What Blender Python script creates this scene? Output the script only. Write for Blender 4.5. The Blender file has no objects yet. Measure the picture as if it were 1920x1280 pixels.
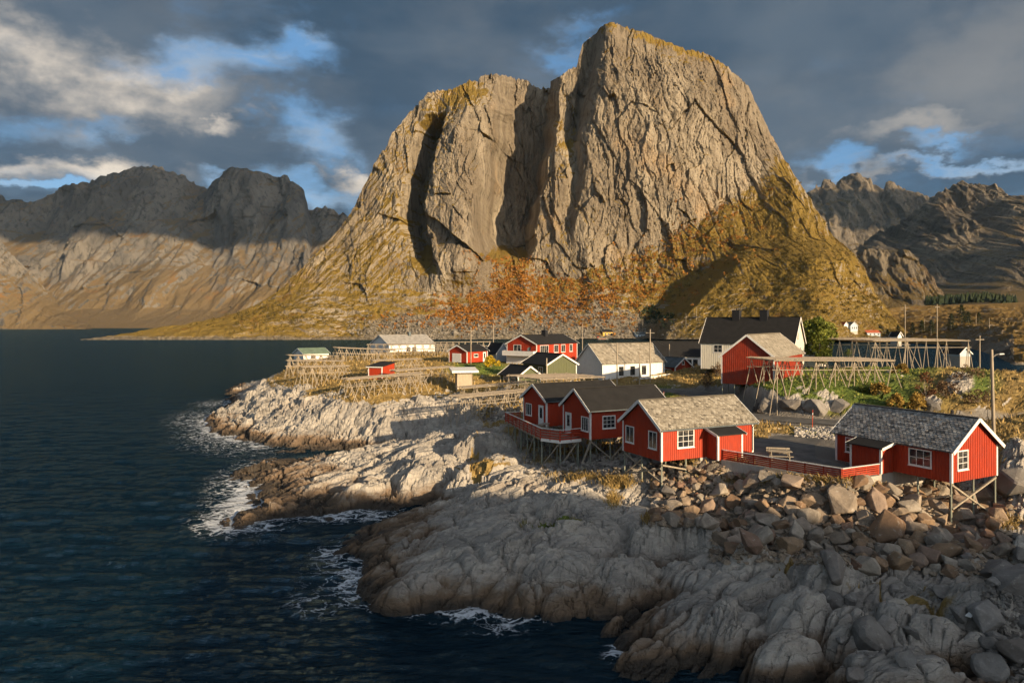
import bpy, math, random
import numpy as np
from mathutils import Vector, Matrix
random.seed(7)
RNG = np.random.default_rng(7)
SC = bpy.context.scene
COL = SC.collection
R = math.radians
# ------------------------------------------------------------------ camera
CAMZ, FPX, HOR = 18.0, 1280.0, 605.0      # eye height, focal length and horizon line in 1920x1280 picture units
cam = bpy.data.cameras.new('camera'); cam_o = bpy.data.objects.new('camera', cam); COL.objects.link(cam_o)
cam.lens = 24.0; cam.sensor_width = 36.0; cam.shift_y = -35.0/1920.0
cam.clip_start = 0.5; cam.clip_end = 30000
cam_o.location = (0, 0, CAMZ); cam_o.rotation_euler = (R(90), 0, 0)
SC.camera = cam_o
SUN_EL = R(14.0)
SUN_H = Vector((0.66, -0.75)).normalized()
SUN_DIR = Vector((SUN_H.x*math.cos(SUN_EL), SUN_H.y*math.cos(SUN_EL), math.sin(SUN_EL)))
EXPOSURE = 1.15

# ------------------------------------------------------------------ node helpers
def N(nt, typ, **kw):
    n = nt.nodes.new(typ)
    for k, v in kw.items(): setattr(n, k, v)
    return n
def put(nt, sock, v):
    if isinstance(v, bpy.types.NodeSocket): nt.links.new(v, sock)
    elif v is not None: sock.default_value = v
def M_(nt, op, a, b=None, c=None, clamp=False):
    n = N(nt, 'ShaderNodeMath', operation=op, use_clamp=clamp)
    put(nt, n.inputs[0], a); put(nt, n.inputs[1], b); put(nt, n.inputs[2], c)
    return n.outputs[0]
def V_(nt, op, a, b=None, scale=None):
    n = N(nt, 'ShaderNodeVectorMath', operation=op)
    put(nt, n.inputs[0], a); put(nt, n.inputs[1], b)
    if scale is not None: put(nt, n.inputs['Scale'], scale)
    return n.outputs['Value'] if op in ('LENGTH', 'DISTANCE', 'DOT_PRODUCT') else n.outputs[0]
def NOISE(nt, vec, scale, detail=6, rough=0.55, dist=0.0, typ='FBM', col=False):
    n = N(nt, 'ShaderNodeTexNoise'); n.noise_type = typ
    put(nt, n.inputs['Vector'], vec); n.inputs['Scale'].default_value = scale
    n.inputs['Detail'].default_value = detail; n.inputs['Roughness'].default_value = rough
    n.inputs['Distortion'].default_value = dist
    return n.outputs['Color'] if col else n.outputs[0]
def VOR(nt, vec, scale, feature='F1', out='Distance', rand=1.0):
    n = N(nt, 'ShaderNodeTexVoronoi', feature=feature)
    put(nt, n.inputs['Vector'], vec); n.inputs['Scale'].default_value = scale
    n.inputs['Randomness'].default_value = rand
    return n.outputs[out]
def RAMP(nt, fac, stops, interp='LINEAR'):
    n = N(nt, 'ShaderNodeValToRGB'); e = n.color_ramp; e.interpolation = interp
    while len(e.elements) < len(stops): e.elements.new(0.5)
    for el, (p, c) in zip(e.elements, stops):
        el.position = p
        el.color = (c, c, c, 1) if isinstance(c, (int, float)) else (*c, 1)
    put(nt, n.inputs[0], fac)
    return n.outputs[0]
def MIX(nt, fac, a, b, blend='MIX'):
    n = N(nt, 'ShaderNodeMix', data_type='RGBA', blend_type=blend)
    put(nt, n.inputs[0], fac)
    for i, v in ((6, a), (7, b)):
        if isinstance(v, tuple): v = (*v, 1) if len(v) == 3 else v
        put(nt, n.inputs[i], v)
    return n.outputs[2]
def SMOOTH(nt, x, lo, hi):
    n = N(nt, 'ShaderNodeMapRange', interpolation_type='SMOOTHSTEP')
    put(nt, n.inputs[0], x); n.inputs[1].default_value = lo; n.inputs[2].default_value = hi
    return n.outputs[0]
def ATTR(nt, name):
    n = N(nt, 'ShaderNodeAttribute', attribute_name=name); return n.outputs['Fac']
def SCALEV(nt, vec, s, rot=(0, 0, 0)):
    n = N(nt, 'ShaderNodeMapping'); put(nt, n.inputs[0], vec)
    n.inputs['Scale'].default_value = s; n.inputs['Rotation'].default_value = rot
    return n.outputs[0]
def BUMP(nt, h, strength, dist, nrm=None):
    n = N(nt, 'ShaderNodeBump'); n.inputs['Strength'].default_value = strength
    n.inputs['Distance'].default_value = dist; put(nt, n.inputs['Height'], h); put(nt, n.inputs['Normal'], nrm)
    return n.outputs[0]
def new_mat(name, rough=0.8, spec=0.3):
    m = bpy.data.materials.new(name); m.use_nodes = True; nt = m.node_tree
    b = nt.nodes['Principled BSDF']; b.inputs['Roughness'].default_value = rough
    b.inputs['Specular IOR Level'].default_value = spec
    return m, nt, b
def GEO(nt): return N(nt, 'ShaderNodeNewGeometry').outputs['Position']
def OBJC(nt): return N(nt, 'ShaderNodeTexCoord').outputs['Object']
def ORAND(nt): return N(nt, 'ShaderNodeObjectInfo').outputs['Random']

# ------------------------------------------------------------------ world: clear evening sky behind a broken cloud deck
world = bpy.data.worlds.new('World'); SC.world = world; world.use_nodes = True
def build_world():
    nt = world.node_tree; bg = nt.nodes['Background']
    sky = N(nt, 'ShaderNodeTexSky', sky_type='NISHITA'); sky.sun_disc = False
    sky.sun_elevation = SUN_EL; sky.sun_rotation = math.atan2(SUN_H.x, SUN_H.y)
    sky.altitude = 0; sky.air_density = 1.0; sky.dust_density = 0.6; sky.ozone_density = 2.0
    d = N(nt, 'ShaderNodeTexCoord').outputs['Generated']
    sep = N(nt, 'ShaderNodeSeparateXYZ'); put(nt, sep.inputs[0], d)
    up = M_(nt, 'MAXIMUM', sep.outputs[2], 0.0)
    inv = M_(nt, 'DIVIDE', 1.0, M_(nt, 'ADD', up, 0.16))
    p = V_(nt, 'SCALE', d, scale=inv)
    p = V_(nt, 'MULTIPLY', p, (1, 1, 0))
    p2 = V_(nt, 'ADD', p, V_(nt, 'SCALE', NOISE(nt, p, 1.6, 3, 0.5, col=True), scale=0.35))
    n1 = NOISE(nt, p2, 0.62, 7, 0.56)
    n2 = NOISE(nt, V_(nt, 'ADD', p, (3.1, 7.7, 0)), 1.7, 7, 0.6)
    wob = V_(nt, 'SCALE', V_(nt, 'SUBTRACT', NOISE(nt, V_(nt, 'MULTIPLY', d, (1.0, 1.0, 1.8)), 4.5, 7, 0.60, col=True), (0.5, 0.5, 0.5)), scale=0.24)
    dw = V_(nt, 'ADD', d, wob)
    def blob(px, py, rx, ry, edge=0.35):
        v = Vector(((px-960)/FPX, 1.0, (HOR-py)/FPX)); l = v.length; v.normalize()
        q = V_(nt, 'SUBTRACT', dw, tuple(v))
        q = V_(nt, 'MULTIPLY', q, (FPX*l/rx, 1.0, FPX*l/ry))
        return SMOOTH(nt, V_(nt, 'LENGTH', q), 1.0+edge, 1.0-edge)
    def union(l):
        o = l[0]
        for x in l[1:]: o = M_(nt, 'MAXIMUM', o, x)
        return o
    # clear gaps in the deck
    gaps = union([blob(430, 128, 125, 44, 1.0), blob(560, 100, 70, 30, .9), blob(592, 270, 60, 44, .9), blob(60, 374, 110, 14, .8),
                  M_(nt, 'MULTIPLY', blob(170, 245, 80, 18, 1.0), .5), blob(1525, 330, 40, 22, .8), blob(1820, 312, 120, 10, .9), blob(1745, 285, 45, 12, .9), M_(nt, 'MULTIPLY', blob(1070, 75, 50, 18, 1.0), .6),
                  M_(nt, 'MULTIPLY', blob(620, 372, 110, 26, .8), 0.8), M_(nt, 'MULTIPLY', blob(400, 345, 40, 14, .8), 0.7)])
    dens = M_(nt, 'ADD', SMOOTH(nt, n1, 0.28, 0.5), M_(nt, 'MULTIPLY', M_(nt, 'SUBTRACT', n2, 0.5), 0.9))
    dens = M_(nt, 'MAXIMUM', dens, 0.78, clamp=False)
    dens = M_(nt, 'SUBTRACT', dens, M_(nt, 'MULTIPLY', gaps, 0.88))
    hz = SMOOTH(nt, sep.outputs[2], -0.02, 0.16)
    # the sun stands in the open: the deck breaks up towards it
    toward = V_(nt, 'DOT_PRODUCT', d, tuple(SUN_DIR))
    dens = M_(nt, 'SUBTRACT', dens, M_(nt, 'MULTIPLY', SMOOTH(nt, toward, -0.15, 0.75), 0.55))
    wisp = NOISE(nt, V_(nt, 'ADD', V_(nt, 'MULTIPLY', d, (1, 1, 2.6)), wob), 9.0, 7, 0.62)
    dens = M_(nt, 'ADD', dens, M_(nt, 'MULTIPLY', M_(nt, 'SUBTRACT', wisp, 0.5), 0.75))
    dens = SMOOTH(nt, dens, 0.0, 0.95)
    lit = union([blob(110, 95, 170, 50, .95), blob(250, 135, 130, 45, .8), blob(335, 185, 70, 28, .9), blob(215, 175, 150, 45, .95),
                 blob(440, 256, 34, 16, .9), blob(70, 325, 140, 26, .8), blob(655, 343, 55, 17, .6), blob(30, 60, 120, 40, .9),
                 M_(nt, 'MULTIPLY', blob(1850, 130, 220, 110, 1.0), 0.14), M_(nt, 'MULTIPLY', blob(1660, 268, 110, 18, .9), 0.36),
                 M_(nt, 'MULTIPLY', blob(1700, 330, 160, 9, .9), 0.5)])
    tex = NOISE(nt, V_(nt, 'MULTIPLY', d, (1, 1, 1.6)), 6.5, 8, 0.58)
    tex2 = NOISE(nt, p2, 1.3, 6, 0.55)
    litf = M_(nt, 'MULTIPLY', lit, SMOOTH(nt, tex, 0.30, 0.62))
    dark = MIX(nt, SMOOTH(nt, tex2, 0.36, 0.64), (0.225, 0.42, 0.68), (0.49, 0.68, 0.92))
    dark = MIX(nt, M_(nt, 'MULTIPLY', SMOOTH(nt, tex, 0.42, 0.7), 0.35), dark, (0.86, 0.95, 1.06))
    cc = MIX(nt, litf, dark, (4.0, 3.5, 2.9))
    # clear part: bluer than the raw sky, whiter towards the horizon veil
    clear = MIX(nt, SMOOTH(nt, toward, 0.55, -0.25), sky.outputs[0], MIX(nt, 0.74, sky.outputs[0], (0.42, 1.18, 2.35)))
    veil = SMOOTH(nt, wisp, 0.40, 0.66)
    clear = MIX(nt, M_(nt, 'MULTIPLY', veil, 0.55), clear, (2.0, 2.35, 2.7))
    cc = MIX(nt, SMOOTH(nt, toward, 0.0, 0.9), cc, (4.6, 4.3, 4.1))
    out = MIX(nt, dens, clear, cc)
    put(nt, bg.inputs[0], out); bg.inputs[1].default_value = 0.1
build_world()
sun = bpy.data.lights.new('sun', 'SUN'); sun.energy = 4.2; sun.angle = R(0.53); sun.color = (1.0, 0.745, 0.465)
sun_o = bpy.data.objects.new('sun', sun); COL.objects.link(sun_o)
sun_o.rotation_euler = SUN_DIR.to_track_quat('Z', 'Y').to_euler()
sun_o.location = (60, -60, 60)
SC.view_settings.view_transform = 'Standard'; SC.view_settings.look = 'None'
SC.view_settings.exposure = EXPOSURE; SC.view_settings.gamma = 1.0; SC.view_settings.use_curve_mapping = False
SC.render.engine = 'CYCLES'
SC.cycles.max_bounces = 4; SC.cycles.diffuse_bounces = 2; SC.cycles.glossy_bounces = 2; SC.cycles.transmission_bounces = 2
SC.cycles.volume_bounces = 0; SC.cycles.use_adaptive_sampling = True
SC.cycles.adaptive_threshold = 0.03; world.cycles.sampling_method = 'MANUAL'; world.cycles.sample_map_resolution = 256
SC.cycles.caustics_reflective = False; SC.cycles.caustics_refractive = False

# ------------------------------------------------------------------ object helpers
def W(px, py, z=None, Y=None):
    """ground point from a picture position and either its height or its distance"""
    if Y is None: Y = (CAMZ - z)*FPX/(py - HOR)
    if z is None: z = CAMZ - (py - HOR)*Y/FPX
    return Vector(((px-960.0)/FPX*Y, Y, z))
def tag(o, label=None, cat=None, group=None, kind=None):
    if label: o['label'] = label
    if cat: o['category'] = cat
    if group: o['group'] = group
    if kind: o['kind'] = kind
    return o
def mesh_np(name, v, faces, smooth=True, attrs=None):
    """v (n,3) array, faces (m,k) int array with k = 3 or 4"""
    me = bpy.data.meshes.new(name)
    v = np.ascontiguousarray(v, dtype=np.float32); faces = np.ascontiguousarray(faces, dtype=np.int32)
    m, k = faces.shape
    me.vertices.add(len(v)); me.vertices.foreach_set('co', v.ravel())
    me.loops.add(m*k); me.loops.foreach_set('vertex_index', faces.ravel())
    me.polygons.add(m); me.polygons.foreach_set('loop_start', np.arange(0, m*k, k, dtype=np.int32))
    me.polygons.foreach_set('use_smooth', np.full(m, smooth, dtype=bool))
    me.update(calc_edges=True)
    for an, av in (attrs or {}).items():
        a = me.attributes.new(an, 'FLOAT', 'POINT'); a.data.foreach_set('value', np.ascontiguousarray(av, dtype=np.float32).ravel())
    me.validate()
    return me
def link(name, me, mat=None, parent=None, loc=None):
    o = bpy.data.objects.new(name, me); COL.objects.link(o)
    if mat is not None and me is not None and not me.materials: me.materials.append(mat)
    if parent is not None: o.parent = parent
    if loc is not None: o.location = loc
    return o
def empty(name, loc, rz=0.0, label=None, cat=None, group=None):
    o = bpy.data.objects.new(name, None); COL.objects.link(o)
    o.location = loc; o.rotation_euler = (0, 0, rz); o.empty_display_size = 0.3
    return tag(o, label, cat, group)
class MB:
    """collects polygons into one mesh"""
    def __init__(s): s.v = []; s.f = []
    def poly(s, pts):
        i = len(s.v); s.v += [tuple(p) for p in pts]; s.f.append(tuple(range(i, i+len(pts))))
    def hexa(s, p):
        """eight corners: bottom ring 0-3, top ring 4-7"""
        i = len(s.v); s.v += [tuple(q) for q in p]
        for f in ((3, 2, 1, 0), (4, 5, 6, 7), (0, 1, 5, 4), (1, 2, 6, 5), (2, 3, 7, 6), (3, 0, 4, 7)):
            s.f.append(tuple(i+k for k in f))
    def box(s, x0, x1, y0, y1, z0, z1):
        s.hexa([(x0, y0, z0), (x1, y0, z0), (x1, y1, z0), (x0, y1, z0), (x0, y0, z1), (x1, y0, z1), (x1, y1, z1), (x0, y1, z1)])
    def beam(s, a, b, w, h, up=(0, 0, 1)):
        a = Vector(a); b = Vector(b); d = (b-a).normalized(); u = Vector(up)
        if abs(d.dot(u)) > 0.98: u = Vector((1, 0, 0))
        r = d.cross(u).normalized(); u = r.cross(d).normalized()
        c = []
        for q in (a, b):
            c.append([q - r*w/2 - u*h/2, q + r*w/2 - u*h/2, q + r*w/2 + u*h/2, q - r*w/2 + u*h/2])
        s.hexa(c[0] + c[1])
    def tube(s, a, b, r0, r1=None, n=7):
        if r1 is None: r1 = r0
        a = Vector(a); b = Vector(b); d = (b-a).normalized()
        u = d.orthogonal().normalized(); w = d.cross(u); i = len(s.v)
        for q, r in ((a, r0), (b, r1)):
            for k in range(n):
                t = 2*math.pi*k/n; s.v.append(tuple(q + (u*math.cos(t) + w*math.sin(t))*r))
        for k in range(n):
            k2 = (k+1) % n; s.f.append((i+k, i+k2, i+n+k2, i+n+k))
        s.f.append(tuple(range(i+n-1, i-1, -1))); s.f.append(tuple(range(i+n, i+2*n)))
    def mesh(s, name, smooth=False):
        me = bpy.data.meshes.new(name); me.from_pydata(s.v, [], s.f); me.update()
        if smooth: me.shade_smooth()
        return me
    def obj(s, name, mat, parent=None, smooth=False):
        return link(name, s.mesh(name, smooth), mat, parent)
# ------------------------------------------------------------------ numpy noise
def _h(ix, iy, seed):
    h = (ix.astype(np.uint32)*np.uint32(374761393) + iy.astype(np.uint32)*np.uint32(668265263) + np.uint32((seed*974634777) & 0xffffffff))
    h = (h ^ (h >> np.uint32(13)))*np.uint32(1274126177)
    h = (h ^ (h >> np.uint32(16)))*np.uint32(2246822519)
    return h ^ (h >> np.uint32(15))
def _hf(ix, iy, seed): return _h(ix, iy, seed).astype(np.float32)/np.float32(4294967295.0)
def perlin(x, y, seed=0):
    x = np.asarray(x, np.float32); y = np.asarray(y, np.float32)
    x0 = np.floor(x); y0 = np.floor(y); fx = x-x0; fy = y-y0
    ix = x0.astype(np.int64); iy = y0.astype(np.int64)
    u = fx*fx*fx*(fx*(fx*6-15)+10); v = fy*fy*fy*(fy*(fy*6-15)+10)
    def g(dx, dy):
        a = _hf(ix+dx, iy+dy, seed)*np.float32(6.2831853)
        return np.cos(a)*(fx-dx) + np.sin(a)*(fy-dy)
    a = g(0, 0); b = g(1, 0); c = g(0, 1); d = g(1, 1)
    return ((a+(b-a)*u) + ((c+(d-c)*u)-(a+(b-a)*u))*v)*1.5
def fbm(x, y, oct=5, seed=0, gain=0.5, lac=2.03, ridged=False):
    s = 0; a = 1.0; t = 0
    for k in range(oct):
        n = perlin(x, y, seed+k*17)
        if ridged: n = 1-2*np.abs(n)
        s = s + n*a; t += a; a *= gain; x = x*lac+13.7; y = y*lac+5.3
    return s/t
def worley(x, y, seed=0, jit=0.9):
    x = np.asarray(x, np.float32); y = np.asarray(y, np.float32)
    ix = np.floor(x).astype(np.int64); iy = np.floor(y).astype(np.int64)
    f1 = np.full(x.shape, 9.0, np.float32); f2 = f1.copy(); cid = np.zeros(x.shape, np.float32)
    dx1 = np.zeros(x.shape, np.float32); dy1 = dx1.copy()
    for di in (-1, 0, 1):
        for dj in (-1, 0, 1):
            cx = ix+di; cy = iy+dj
            ax = cx + 0.5 + (_hf(cx, cy, seed)-0.5)*jit; ay = cy + 0.5 + (_hf(cx, cy, seed+5)-0.5)*jit
            ex = x-ax; ey = y-ay; d = np.sqrt(ex*ex+ey*ey)
            m = d < f1
            f2 = np.where(m, f1, np.minimum(f2, d)); cid = np.where(m, _hf(cx, cy, seed+11), cid)
            dx1 = np.where(m, ex, dx1); dy1 = np.where(m, ey, dy1); f1 = np.where(m, d, f1)
    return f1, f2, cid, dx1, dy1
def facet(x, y, seed, A, B):
    """field of tilted flat plates with sharp joints"""
    f1, f2, cid, ex, ey = worley(x, y, seed); r2 = np.modf(cid*7.31)[0]; r3 = np.modf(cid*13.7)[0]
    return (cid-.5)*A + ex*(r2-.5)*2*B + ey*(r3-.5)*2*B
def sstep(x, a, b):
    t = np.clip((x-a)/(b-a), 0, 1); return t*t*(3-2*t)
def grid_faces(nr, nc):
    i = np.arange(nr*nc, dtype=np.int32).reshape(nr, nc)
    return np.stack([i[:-1, :-1], i[:-1, 1:], i[1:, 1:], i[1:, :-1]], -1).reshape(-1, 4)
def grid_normals(P):
    du = np.gradient(P, axis=1); dv = np.gradient(P, axis=0)
    n = np.cross(du, dv); n /= np.linalg.norm(n, axis=-1, keepdims=True)+1e-9
    return n*np.sign(n[..., 2:3]+1e-9)

# ------------------------------------------------------------------ island terrain: heights from surveyed points
CP = []
def cp(*pts):
    for px, py, z in pts: v = W(px, py, z); CP.append((v.x, v.y, z))
def cw(*pts):
    for px, py, z in pts: v = W(px, py, 0.0); CP.append((v.x, v.y, z))   # sea floor below a spot of water
def cx(*pts): CP.extend(pts)
# open water
cx((-80, 40, -6), (-60, 62, -6), (-110, 100, -6), (-100, 150, -6), (-110, 200, -6), (-25, 24, -5), (-8, 27, -4), (-25, 40, -4.5), (-32, 60, -4.5), (-55, 90, -5), (-3, 16, -4), (16, 18, -2.5), (-75, 130, -5))
# right foreground rock and the boulder beach beside it
cp((1135, 1200, 0), (1150, 1250, 0), (1300, 1268, 0), (1200, 1170, .9), (1260, 1130, 1.7), (1300, 1180, 1.3), (1350, 1110, 2.2), (1400, 1200, 1.2),
   (1450, 1050, 2.9), (1400, 1060, 2.6), (1550, 1050, 3.0), (1550, 1120, 2.4), (1500, 1180, 1.6), (1600, 1090, 2.7), (1535, 1228, .5), (1600, 1270, .7),
   (1600, 1200, 2.0), (1700, 1180, 2.4), (1700, 1250, 1.5), (1800, 1200, 2.0), (1850, 1260, 1.2), (1900, 1200, 1.9), (1750, 1100, 2.9), (1650, 1120, 2.6),
   (1850, 1050, 3.8), (1820, 1130, 2.5), (1910, 1100, 3.0), (1420, 1275, .2), (1470, 1255, .3))
cw((1100, 1230, -2), (1200, 1290, -1.2), (1000, 1210, -2), (900, 1210, -2.6), (1060, 1190, -1.5))
cx((20, 26, -.4), (28, 28, .6), (36, 33, 1.6), (44, 40, 3.2), (30, 22, -.5), (50, 50, 6), (60, 60, 8), (52, 36, 4), (62, 42, 6), (72, 52, 8), (80, 62, 9), (52, 25, 1.2), (70, 32, 5), (100, 72, 9), (120, 100, 5))
cp((1350, 1000, 2.9), (1300, 985, 3.0), (1450, 980, 3.8), (1550, 960, 4.4), (1650, 980, 4.2), (1700, 960, 4.5), (1750, 1000, 3.9), (1400, 900, 5.4), (1300, 900, 5.0),
   (1500, 920, 5.4), (1580, 915, 5.9), (1650, 900, 6.0), (1736, 945, 4.5), (1866, 952, 4.2), (1785, 992, 3.4), (1830, 955, 4.0), (1895, 860, 7.0), (1915, 835, 8.0), (1910, 950, 5.0),
   (1240, 947, 3.3), (1170, 920, 3.9), (1310, 868, 6.2), (1205, 905, 4.5))
# crevice
cp((1180, 1150, -.5), (1250, 1112, -.5), (1295, 1082, -.2), (1335, 1052, .5), (1350, 1020, 2.0))
# central whaleback
cp((672, 1092, 0), (700, 1136, 0), (820, 1146, 0), (900, 1143, 0), (1000, 1156, 0), (1080, 1162, 0), (1150, 1148, 0),
   (760, 1080, 1.2), (850, 1060, 1.9), (950, 1060, 2.3), (1050, 1080, 2.2), (1150, 1060, 2.7), (1250, 1030, 2.9), (1300, 1040, 2.2),
   (800, 1030, 1.8), (850, 990, 2.4), (950, 960, 3.2), (1050, 940, 3.6), (1150, 960, 3.6), (1200, 970, 3.4), (1100, 915, 4.0), (1000, 900, 3.8),
   (920, 850, 3.6), (880, 890, 2.9), (820, 950, 1.6), (950, 870, 3.7), (1050, 885, 3.6))
cw((820, 1190, -2.4), (680, 1165, -2), (1080, 1192, -1.6))
# dark low rock
cp((610, 1030, 0), (640, 1008, 0), (700, 985, .2), (720, 1000, 1.3), (800, 960, 1.5), (785, 935, .1), (850, 920, 1.6), (650, 1045, .1), (680, 1020, 1.0), (700, 1060, .2))
cw((620, 1080, -1.5), (560, 1030, -2), (660, 1075, -.6), (600, 988, -1.0), (700, 967, -.7), (765, 946, -.3), (540, 1000, -1.4))
# middle skerry
cp((385, 985, 0), (450, 967, .45), (515, 962, .25), (430, 977, .35), (470, 905, 0), (490, 940, .05), (560, 968, 0), (640, 962, 0), (700, 952, 0), (450, 890, 0), (540, 862, 0), (600, 848, 0),
   (560, 900, 1.0), (640, 900, 1.6), (700, 870, 2.2), (620, 930, .8), (720, 920, 1.5), (780, 850, 3.3), (830, 820, 4.3), (820, 880, 2.2), (880, 800, 5), (930, 795, 5.2), (900, 850, 3.0), (880, 880, 2.3))
cw((400, 930, -1.5), (380, 870, -1.6), (430, 850, -1.0), (520, 852, -.4), (340, 980, -2), (440, 1005, -1.2))
cp((620, 850, .1), (700, 832, .7), (780, 812, 1.8), (830, 795, 3.0), (850, 780, 3.6))
# sunlit promontory
cp((395, 795, 0), (430, 815, 0), (480, 832, 0), (550, 842, 0), (640, 838, .3), (430, 770, 0), (445, 745, 0), (458, 722, .2),
   (470, 790, 2.0), (520, 800, 2.0), (600, 810, 1.8), (450, 770, 2.0), (500, 760, 4), (560, 770, 4.2), (650, 790, 3.2), (720, 780, 4.3), (800, 770, 4.6), (480, 730, 5), (520, 700, 7.4),
   (600, 725, 6.8), (560, 740, 5.8), (700, 745, 6.4), (800, 745, 6.2), (860, 735, 6.5), (640, 760, 5.3))
cw((360, 795, -2), (390, 760, -2.5), (410, 830, -1.2), (400, 720, -3))
# village plateau
cp((560, 680, 8.8), (640, 690, 8.7), (700, 707, 8.5), (690, 665, 9.2), (760, 680, 9), (840, 690, 8.7), (870, 725, 7.5), (900, 690, 8.8), (840, 680, 9.2), (750, 662, 9.2), (820, 660, 9.4),
   (900, 770, 5.2), (960, 790, 5.0), (870, 760, 5.3), (930, 745, 6.0), (1000, 762, 6.0), (960, 830, 3.6), (1000, 860, 3.7), (1060, 885, 3.6), (1140, 850, 4.2), (1180, 860, 4.6), (1090, 830, 4.6), (1000, 810, 4.6),
   (1290, 722, 6.6), (1250, 740, 6.7), (1350, 720, 8.6), (1330, 745, 7.3), (1100, 715, 7.2), (1180, 722, 7.0), (1000, 720, 7.9), (1050, 710, 8.3), (930, 720, 7.9))
cx((12, 82, 6.3), (15, 74, 6.3), (18, 68, 6.5), (20, 62, 6.5), (24, 58, 6.5), (24, 51, 6.4), (18, 57.5, 6.4), (22, 66, 6.6), (28, 62, 6.6), (26, 56, 6.5), (30, 56, 6.2), (33, 58, 6.6), (38, 60, 7.0),
   (30, 150, 8.2), (40, 133, 9.2), (55, 125, 9.6), (10, 152, 8.5), (0, 170, 8.5), (30, 180, 7), (50, 190, 5), (-20, 160, 9.2), (-45, 168, 9), (-36, 205, 8.6), (-20, 210, 8), (5, 135, 8),
   (-60, 230, -1), (-30, 245, 0), (20, 245, 1), (60, 240, 1), (90, 230, -1), (75, 120, 8.5), (90, 150, 3), (85, 185, .5), (110, 150, 0), (130, 190, -3), (60, 160, 8), (-82, 230, -3), (0, 300, -5), (100, 300, -5), (-70, 300, -6), (180, 300, -5), (180, 200, -4))
# road and grassy bank
cp((1480, 790, 6.8), (1900, 785, 7.4), (1420, 785, 6.8), (1750, 790, 6.9), (1430, 775, 7), (1480, 775, 7.2), (1560, 772, 7.5), (1430, 730, 9.8), (1480, 715, 10.6), (1550, 720, 10.5), (1620, 720, 10.3), (1600, 760, 8.3),
   (1700, 760, 8.5), (1700, 700, 10.8), (1800, 740, 9.6), (1850, 720, 10.6), (1900, 740, 10.2), (1780, 690, 11.3), (1640, 690, 10.8))
cx((85, 100, 9), (78, 88, 11), (95, 85, 9), (80, 70, 9.5), (70, 66, 8.6))
CP = np.array(CP)
def _fit():
    D = np.sqrt(((CP[:, None, :2]-CP[None, :, :2])**2).sum(-1)+0.6)
    A = np.zeros((len(CP)+3,)*2); n = len(CP)
    A[:n, :n] = -D - np.eye(n)*0.15*0; A[:n, n] = 1; A[:n, n+1:] = CP[:, :2]; A[n, :n] = 1; A[n+1:, :n] = CP[:, :2].T
    A[np.arange(n), np.arange(n)] += 0.25
    return np.linalg.solve(A, np.concatenate([CP[:, 2], [0, 0, 0]]))
CW = _fit()
def base_h(x, y):
    x = np.asarray(x, np.float64); sh = x.shape; x = x.ravel(); y = np.asarray(y, np.float64).ravel(); out = np.empty(len(x))
    n = len(CP)
    for i in range(0, len(x), 40000):
        a = x[i:i+40000]; b = y[i:i+40000]
        d = np.sqrt((a[:, None]-CP[None, :, 0])**2 + (b[:, None]-CP[None, :, 1])**2 + 0.6)
        out[i:i+40000] = -d@CW[:n] + CW[n] + a*CW[n+1] + b*CW[n+2]
    return out.reshape(sh)
# fan-shaped grid: cells grow with distance
TR, TC = 900, 860
T_Y0, T_Y1, T_U0, T_U1 = 20.0, 320.0, -0.82, 1.25
_rows = T_Y0*(T_Y1/T_Y0)**np.linspace(0, 1, TR); _us = np.linspace(T_U0, T_U1, TC)
TY = np.repeat(_rows[:, None], TC, 1); TX = _us[None, :]*TY
def coarse():
    k = 6
    r = np.arange(0, TR+k, k); c = np.arange(0, TC+k, k)
    ry = T_Y0*(T_Y1/T_Y0)**(r/(TR-1)); cu = T_U0+(T_U1-T_U0)*c/(TC-1)
    Yc = np.repeat(ry[:, None], len(c), 1); H = base_h(cu[None, :]*Yc, Yc)
    fr = np.arange(TR)/k; fc = np.arange(TC)/k; i = fr.astype(int); j = fc.astype(int); a = (fr-i)[:, None]; b = (fc-j)[None, :]
    g = lambda di, dj: H[np.minimum(i+di, len(r)-1)][:, np.minimum(j+dj, len(c)-1)]
    return (g(0, 0)*(1-a)+g(1, 0)*a)*(1-b) + (g(0, 1)*(1-a)+g(1, 1)*a)*b
TB = coarse()
# picture coordinates of the undisplaced ground, used only to say where lawns, gravel and rubble lie
TPX = 960+FPX*TX/TY; TPY = HOR+(CAMZ-TB)*FPX/TY
def reg(cxp, cyp, rx, ry, edge=0.5):
    v = np.sqrt(((TPX-cxp)/rx)**2+((TPY-cyp)/ry)**2)
    return sstep(v, 1+edge, 1-edge)
def box_reg(c, d, hl, hw, soft=1.2):
    """rotated rectangle in plan"""
    dx = TX-c[0]; dy = TY-c[1]; a = np.abs(dx*d[0]+dy*d[1])-hl; b = np.abs(-dx*d[1]+dy*d[0])-hw
    return sstep(np.maximum(a, b), soft, 0.0)
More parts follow.
